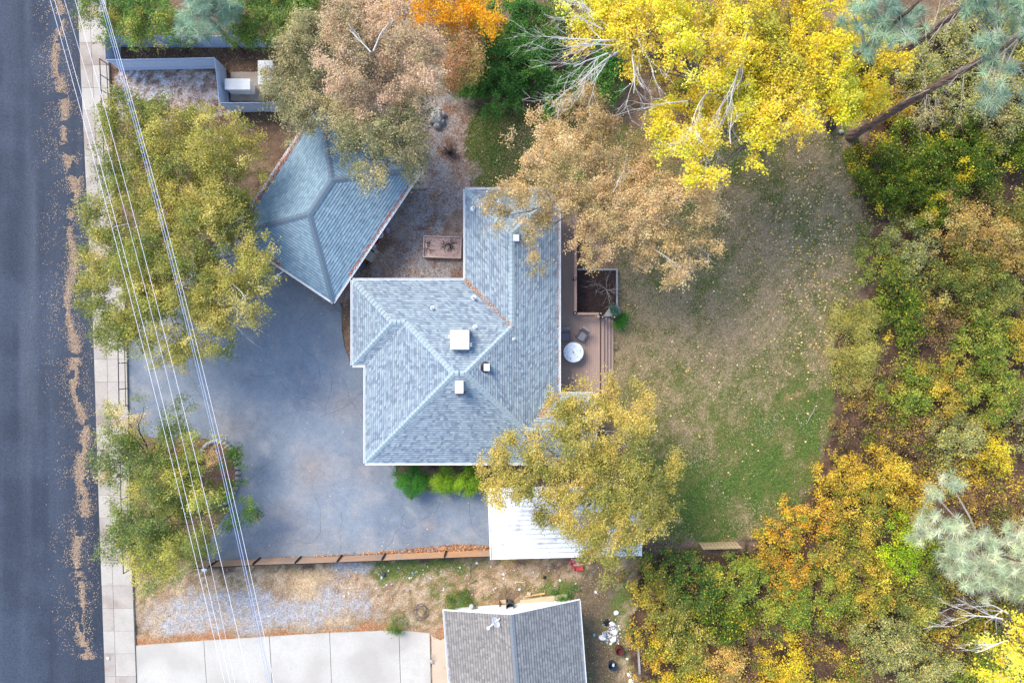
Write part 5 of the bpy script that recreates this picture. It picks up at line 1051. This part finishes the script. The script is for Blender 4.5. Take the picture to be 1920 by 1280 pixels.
bush('grass_clump', 'green and straw grass tuft at the concrete edge', 744, 1166, 20, .7, 'hedge', YG, .3, 1.6, cat='grass', nblob=5, tw=.5, aspect=.12, stems=False); bush('grass_clump', 'green weedy tuft at the corner of neighbour roof', 862, 1120, 22, .4, 'hedge', YG, .16, 1.6, cat='grass', nblob=5, tw=.3, aspect=.3, stems=False); bush('grass_clump', 'green weeds under the pale plank stack', 1060, 1112, 26, .35, 'laurel', YG, .14, 1.8, cat='grass', nblob=5, tw=.3, aspect=.4, stems=False)
# hedge shrubs below the lower-left trees
bush('shrub', 'low green hedge shrub along the sidewalk under the wires', 268, 990, 40, 1.2, 'green_yellow', YG, .14, 2.4); bush('shrub', 'low yellow green shrub between hedge and planter', 330, 930, 40, 1.0, 'green_yellow', YG, .14, 2); bush('shrub', 'low brownish shrub left of the stone planter', 340, 860, 36, .9, 'bramblebrown', YG, .14, 1.6)
TH = 'shrubs of the thicket'
BUSHES = [
 (1690, 300, 62, 2.2, 'bramble', 'dark green bramble mound below the slanting pine trunk'), (1790, 300, 64, 2.4, 'bramble', 'dark green yellow flecked bramble mound near the right'), (1640, 350, 44, 1.8, 'bramble', 'green bramble mound at the dirt patch edge'), (1730, 370, 58, 2.0, 'bramble', 'deep green bramble mound above the tan leaved shrub'), (1880, 280, 46, 2.4, 'bramble', 'yellow flecked green mound at the right edge'), (1660, 215, 34, 1.6, 'gold', 'golden shrub between the two dark trunks'),
 (1790, 190, 62, 4.2, 'sage', 'dull olive tree-like shrub right of the slanting trunk'), (1870, 215, 50, 4.2, 'sage', 'dull olive tall shrub at the upper right edge'), (1760, 90, 48, 3.6, 'sage', 'olive shrub between the pine tops'), (1840, 130, 40, 3.6, 'green_yellow', 'yellow olive shrub under the right pine limbs'), (1720, 235, 36, 2.4, 'grey_olive', 'grey twiggy shrub below the slanting trunk'),
 (1760, 430, 48, 2.6, 'tanleaf', 'tan yellow leaved shrub with bare grey twigs'), (1830, 450, 50, 2.6, 'tanleaf', 'tan leaved shrub in the middle of the right side'), (1890, 400, 46, 3.2, 'olive', 'pale olive tall shrub on the right edge'), (1890, 490, 44, 2.8, 'tanleaf', 'golden tan shrub on the right edge'), (1690, 470, 44, 1.8, 'sage', 'low olive shrub beside the leaf strewn lawn'), (1640, 500, 40, 1.4, 'mixgreen', 'low green shrub spreading onto the lawn'), (1780, 520, 52, 2.0, 'olive', 'olive yellow shrub below the tan leaved ones'), (1840, 550, 46, 2.4, 'green_yellow', 'yellow green shrub right of centre thicket'),
 (1595, 600, 36, 1.8, 'willow', 'yellow willowy shrub at the lawn edge'), (1590, 660, 36, 1.9, 'willow', 'straw yellow willowy shrub just below another'), (1585, 710, 28, 1.6, 'willow', 'lowest straw yellow willowy shrub by the lawn'), (1670, 590, 48, 1.8, 'bramble', 'dark green patch right of the willowy shrubs'), (1740, 620, 48, 1.6, 'bramblebrown', 'brown purple bramble with few yellow leaves'), (1820, 640, 54, 2.2, 'mixgreen', 'mixed green shrub on the right below centre'), (1895, 620, 44, 2.4, 'mixed', 'mixed yellow shrub at the right edge below centre'),
 (1620, 720, 46, 1.6, 'bramblebrown', 'brown bramble with yellow green leaves by willow'), (1680, 740, 50, 1.6, 'mixgreen', 'yellow green bramble right of the brown one'), (1760, 720, 50, 1.8, 'mixed', 'rusty green bramble in the thicket middle'), (1840, 730, 52, 2.4, 'mixgreen', 'broad green shrub above the bright yellow one'), (1900, 780, 46, 2.6, 'sage', 'olive shrub at right edge above the brown path'), (1600, 800, 46, 1.3, 'bramblebrown', 'bare brown bramble tangle at the lawn edge'), (1690, 815, 54, 1.4, 'bramblebrown', 'purple brown bramble tangle with red leaves'), (1770, 810, 44, 1.8, 'sage', 'grey green shrub left of the bright yellow one'),
 (1836, 850, 34, 2.4, 'yellow2', 'bright yellow shrub above the pale pine'), (1560, 890, 44, 1.8, 'gold', 'golden vine shrub at the lower lawn corner'), (1630, 880, 46, 2.0, 'gold', 'golden orange shrub right of the lawn corner'), (1690, 930, 44, 2.0, 'gold', 'amber shrub left of the pale pine'), (1600, 950, 48, 1.9, 'mixed', 'orange brown shrub below the golden ones'), (1530, 960, 40, 1.6, 'orangevine', 'orange vine shrub with lime leaves by the lawn'), (1460, 985, 40, 1.3, 'orangevine', 'vivid orange vines at the bottom of the lawn'), (1420, 1030, 34, 1.4, 'orangevine', 'orange vines beside the picket fence'), (1480, 1060, 42, 1.6, 'orangevine', 'orange and rust vines below the lawn'),
 (1660, 1020, 44, 2.2, 'lime', 'lime green shrub with yellow top left of the pine'), (1560, 1030, 50, 1.9, 'mixed', 'mixed orange and green shrub in the lower thicket'), (1620, 1100, 50, 1.8, 'mixed', 'gold flecked green shrub below the lime one'), (1700, 1120, 46, 1.9, 'green_yellow', 'yellow green shrub below the pale pine'), (1540, 1110, 50, 1.6, 'mixgreen', 'green shrub in the middle of the lower thicket'), (1460, 1130, 50, 1.6, 'mixgreen', 'green bramble with rust leaves below orange vines'), (1370, 1080, 46, 1.6, 'mixgreen', 'dark green bramble below the picket fence'), (1300, 1100, 44, 1.6, 'hedge', 'green shrub right of the carport corner'), (1250, 1060, 40, 1.8, 'hedge', 'dark green shrub at the carport corner'),
 (1240, 1130, 46, 2.2, 'olive', 'yellow olive shrub right of the tan yard'), (1200, 1090, 38, 1.7, 'mixed', 'gold brown shrub beside the tan yard edge'), (1210, 1190, 36, 1.8, 'gold', 'golden shrub right of the rubbish heap'), (1270, 1200, 50, 2.0, 'olive', 'olive gold shrub in the lower thicket left'), (1215, 1260, 36, 1.6, 'gold', 'golden shrub right of the plastic tub'), (1290, 1265, 44, 2.0, 'yellow2', 'yellow shrub at bottom edge, leftmost'), (1340, 1160, 50, 1.5, 'bramble', 'dark green bramble in the lower middle'), (1400, 1210, 44, 1.4, 'bramblebrown', 'brown twiggy bramble with yellow flecks'), (1460, 1240, 46, 2.0, 'yellow2', 'yellow flecked shrub at the bottom middle'), (1550, 1200, 46, 1.5, 'bramblebrown', 'brown bramble hollow in the lower thicket'), (1560, 1265, 44, 1.7, 'mixed', 'green and gold shrub at the bottom middle right'), (1640, 1190, 52, 2.4, 'sage', 'grey olive shrub below the gold flecked one'), (1700, 1240, 54, 2.6, 'sage', 'large olive shrub near the bottom right'), (1780, 1170, 40, 1.6, 'mixed', 'gold flecked shrub left of the corner aspen'), (1800, 1250, 40, 2.0, 'mixgreen', 'green shrub left of the lower right corner'),
 (1790, 20, 56, 4.0, 'sage', 'olive shrub at the top edge between two pine trunks'), (1860, 60, 46, 4.0, 'green_yellow', 'yellow olive shrub at the top right under the pine limbs'), (1905, 130, 46, 3.6, 'sage', 'olive shrub at the upper right edge behind pine limbs'), (1700, 150, 44, 3.0, 'sage', 'olive shrub just left of the crossing pine trunk'), (1830, 250, 44, 3.0, 'grey_olive', 'grey twiggy shrub above the dark bramble mounds'), (1200, 70, 60, 3.0, 'gold', 'yellow undergrowth shrub beneath the lemon aspen'), (1480, 110, 64, 2.6, 'gold', 'golden undergrowth shrub beneath the yellow green aspen'), (1120, 25, 54, 3.0, 'mixed', 'mixed undergrowth shrub at top behind white branches'), (1330, 60, 56, 2.6, 'gold', 'golden undergrowth shrub beside the leaning trunk'), (1600, 90, 50, 2.6, 'mixgreen', 'green undergrowth shrub beneath the bluish pine top'),
 (1840, 950, 44, 1.2, 'bramblebrown', 'bare purple brown tangle above the pale pine'), (1350, 1235, 36, 1.5, 'tanleaf', 'tan yellow shrub at the bottom left of thicket')]
for (x, y, r_, h_, pal, lab) in BUSHES:
    bush('thicket_shrub', lab, x, y, r_, h_, pal, TH, .16 if pal not in ('bramblebrown',) else .14, 2.1 if pal != 'bramblebrown' else 1.0, nl=8, coh=1.3, aspect=.25 if pal == 'willow' else .7, tw=.7 if pal == 'willow' else .5, tf=.9 if pal == 'bramblebrown' else .3, k=.9)

# ================================================================== GROUND COVER, LITTER
def cover():
    n = 420000; x = RNG.uniform(1180, 1950, n); y = RNG.uniform(-20, 1310, n)
    xx = x + (fbm(x, y, 3, .02, 81) - .5) * 150; yy = y + (fbm(x, y, 3, .02, 91) - .5) * 150
    m = inpoly(xx, yy, THICKET); x = x[m]; y = y[m]
    g = fbm(x, y, 4, .02, 3); h = np.clip((fbm(x, y, 3, .028, 50) - .25) * 2.2, .05, 1) * 1.1; keep = g + RNG.normal(size=len(g)) * .06 > .50; x, y, h = x[keep], y[keep], h[keep]
    inside = inpoly(x, y, THICKET); h = np.where(inside, h, .18)
    p = np.stack([(x - 960) * H / FPX, (640 - y) * H / FPX, h * RNG.random(len(x)) ** .6 + .04], 1)
    jx = x + RNG.normal(size=len(x)) * 22; jy = y + RNG.normal(size=len(x)) * 22; bxy = np.array([(b_[0], b_[1]) for b_ in BUSHES]); best = np.full(len(x), 1e9); idx = np.zeros(len(x), int)
    for i_, (bx_, by_) in enumerate(bxy):
        d_ = (jx - bx_) ** 2 + (jy - by_) ** 2; c_ = d_ < best; best[c_] = d_[c_]; idx[c_] = i_
    cl = np.zeros((len(x), 3))
    for i_ in range(len(BUSHES)):
        c_ = idx == i_
        if c_.any(): cl[c_] = pick_cols(int(c_.sum()), PAL[BUSHES[i_][4]], p[c_], 1.2, .2, .85)
    c_ = RNG.random(len(x)) < .1; cl[c_] = pick_cols(int(c_.sum()), PAL['mixed'], None, 1, .2, .85)
    tag(np_mesh('bramble_cover', leaves_at(p, .125, cl, .9, .7), 3, M_LEAF, cl), 'low brambles and vines covering the thicket floor', 'ground cover', kind='stuff')
    n = 2600; x = RNG.uniform(1200, 1940, n); y = RNG.uniform(100, 1300, n); m = inpoly(x, y, THICKET); x = x[m]; y = y[m]; A = np.stack([(x - 960) * H / FPX, (640 - y) * H / FPX, RNG.uniform(.05, .5, len(x))], 1)
    th = RNG.uniform(0, 6.28, len(x)); L = RNG.uniform(.5, 1.4, len(x)); V = []
    for k in range(5):
        f0, f1 = k / 5, (k + 1) / 5
        def q(f): return A + np.stack([np.cos(th + f * .8) * L * f, np.sin(th + f * .8) * L * f, np.sin(f * 3.14) * .5 * L], 1)
        a, b = q(f0), q(f1); w = np.stack([-np.sin(th), np.cos(th), np.zeros(len(th))], 1) * .012; V.append(np.stack([a - w, a + w, b + w, b - w], 1))
    tag(np_mesh('bramble_canes', np.concatenate(V).reshape(-1, 3), 4, mat('cane', lin((122, 96, 92)), var=.2)), 'arching brown bramble canes over the thicket floor', 'brambles', kind='stuff')
cover()
# leaves on the road, drifted in a strip off the kerb
def strip(x, y):
    ex = np.interp(y, [e[1] for e in EDGE], [e[0] for e in EDGE]); c = ex - 33 - 8 * np.sin(y * .013) + 6 * np.sin(y * .041); w = 3 + 11 * fbm(x * 0, y, 3, .012, 4) ** 1.5; f = fbm(x, y, 3, .06, 12)
    run = (fbm(x * 0, y, 3, .02, 40) > .24); d = np.exp(-((x - c) / w) ** 2) * run * (f > .37); d += .085 * np.exp(-((x - c) / 38) ** 2) * (f > .45); return np.clip(d, 0, 1) * (x < ex - 2) * (y < 1235)
scatter('road_leaf_litter', 'tan fallen leaves drifted along the road beside the kerb', 'leaf litter', pts_px(300000, [(60, -20), (200, -20), (200, 1300), (60, 1300)], strip), .07, [(212, 184, 156), (198, 168, 140), (180, 150, 124), (220, 198, 172)], k=.72, z=.034, dz=.02)
scatter('court_leaf_litter', 'brown fallen leaves covering the ground around the garage', 'leaf litter', pts_px(70000, [(215, 80), (520, 85), (560, 240), (450, 420), (420, 215), (700, 185), (880, 185), (872, 525), (660, 525), (660, 690), (638, 600), (420, 430), (215, 330), (215, 205), (400, 200), (400, 135), (215, 135)], lambda x, y: .25 + .5 * (fbm(x, y, 3, .03, 8) > .48)), .10, 'litterdark', z=.02, dz=.03)
scatter('forecourt_leaf_litter', 'brown leaves sprinkled on the pale gravel forecourt', 'leaf litter', pts_px(9000, [(215, 130), (405, 130), (415, 225), (215, 235)], lambda x, y: .35 * (fbm(x, y, 3, .04, 18) > .46)), .09, 'litterdark', k=.8, z=.02)
scatter('lawn_leaf_litter', 'yellow and tan fallen leaves sprinkled over the back lawn', 'leaf litter', pts_px(24000, LAWN, lambda x, y: .02 + .5 * np.exp(-(((x - 1530) / 75) ** 2 + ((y - 500) / 170) ** 2)) + .10 * np.exp(-(((x - 1420) / 120) ** 2 + ((y - 420) / 130) ** 2)) + .06 * np.exp(-(((x - 1440) / 150) ** 2 + ((y - 660) / 60) ** 2))), .13, 'fallen', z=.03, dz=.03, aspect=.75)
scatter('fence_leaf_litter', 'orange brown leaves heaped along the foot of the wooden fence', 'leaf litter', pts_px(9000, [(385, 1054), (560, 1041), (700, 1034), (800, 1024), (860, 1018), (919, 1022), (919, 1036), (700, 1048), (385, 1062)], lambda x, y: .35 + .6 * (x > 680)), .11, 'litter', z=.04, dz=.08)
scatter('yard_leaf_litter', 'scattered tan leaves and straw on the neighbour yard', 'leaf litter', pts_px(26000, [(252, 1070), (920, 1056), (1180, 1056), (1180, 1280), (1095, 1280), (1085, 1125), (835, 1140), (830, 1185), (700, 1178), (254, 1206)], lambda x, y: .12 + .5 * (fbm(x, y, 3, .03, 28) > .52)), .10, [(206, 178, 140), (186, 150, 112), (220, 198, 164), (164, 128, 94), (196, 140, 92)], z=.02, dz=.03, aspect=.3)
scatter('drive_leaf_litter', 'a few yellow leaves lying on the asphalt driveway', 'leaf litter', pts_px(160, DRIVE), .10, 'fallen', z=.036, dz=.01)
# leaves caught in the roof valleys and gutters
def line_pts(a, b, n, spread):
    t = RNG.random(n)[:, None]; p = np.array(a) * (1 - t) + np.array(b) * t; p[:, :2] += RNG.normal(size=(n, 2)) * spread; return p
vl = np.concatenate([line_pts((X2, YM, ZE + .06), (E_[0] - .9, E_[1] + .9, zN - .36 + .06), 300, .09), line_pts((X2 + 2.2, YM - 2.2, ZE + .88 + .06), (*E_, zN + .06), 60, .07), line_pts((XR, YS, ZE + .06), (G_[0] + .9, G_[1] + .9, zS - .36 + .06), 280, .10), line_pts((XR - .08, YS + .2, ZE + .07), (XR - .08, YT - 1, ZE + .07), 220, .05)])
scatter('roof_leaf_litter', 'orange leaves caught in the roof valleys and east gutter', 'leaf litter', vl, .10, [(232, 186, 150), (220, 170, 130), (204, 152, 116)], up=1.2, dz=.05, k=.7)
cg, sg_ = math.cos(GR), math.sin(GR)
def gl_(x, y, z): return (gc[0] + x * cg - y * sg_, gc[1] + x * sg_ + y * cg, z)
vl = np.concatenate([line_pts(gl_(-l2 + 2, -w2 + .1, GZE + .08), gl_(l2 - .3, -w2 + .1, GZE + .08), 300, .05), line_pts(gl_(-l2 + .2, w2 - .15, GZE + .1), gl_(l2 - 2, w2 - .15, GZE + .1), 700, .08), line_pts(gl_(-l2 + .12, 0, GZE + .08), gl_(-l2 + .12, w2 - .2, GZE + .08), 260, .06)])
scatter('garage_leaf_litter', 'rust leaves collected along the garage gutters', 'leaf litter', vl, .10, [(190, 112, 76), (166, 98, 70), (206, 136, 100)], up=1.2, dz=.05)
# short grass
def grass():
    p = pts_px(170000, LAWN); n = len(p); px = 960 + p[:, 0] * FPX / H; py = 640 - p[:, 1] * FPX / H
    a = np.concatenate([p, np.full((n, 1), .005)], 1); th = RNG.uniform(0, 6.28, n); h = RNG.uniform(.03, .08, n); b = a + np.stack([np.cos(th) * .11, np.sin(th) * .11, h], 1); w = np.stack([-np.sin(th), np.cos(th), np.zeros(n)], 1) * .019
    g = fbm(p[:, 0], p[:, 1], 3, .5, 77)
    wetb = np.exp(-(((px - 1480) / 130) ** 2 + ((py - 830) / 160) ** 2)) + np.exp(-(((px - 1300) / 170) ** 2 + ((py - 950) / 80) ** 2)) + np.exp(-(((px - 910) / 60) ** 2 + ((py - 280) / 110) ** 2))
    gr_ = pick_cols(n, [(124, 136, 72), (98, 120, 58), (84, 106, 52)], None, 1, .2); dr_ = pick_cols(n, [(186, 168, 138), (160, 144, 112), (136, 126, 90)], None, 1, .2)
    cl = np.where((g + wetb * .26 - .10 * (py < 690) + RNG.normal(size=n) * .16 > .57)[:, None], gr_, dr_)
    tag(np_mesh('lawn_grass', np.stack([a - w, a + w, b], 1).reshape(-1, 3), 3, M_LEAF, cl), 'short patchy green and dry grass of the back lawn', 'grass', kind='stuff')
grass()
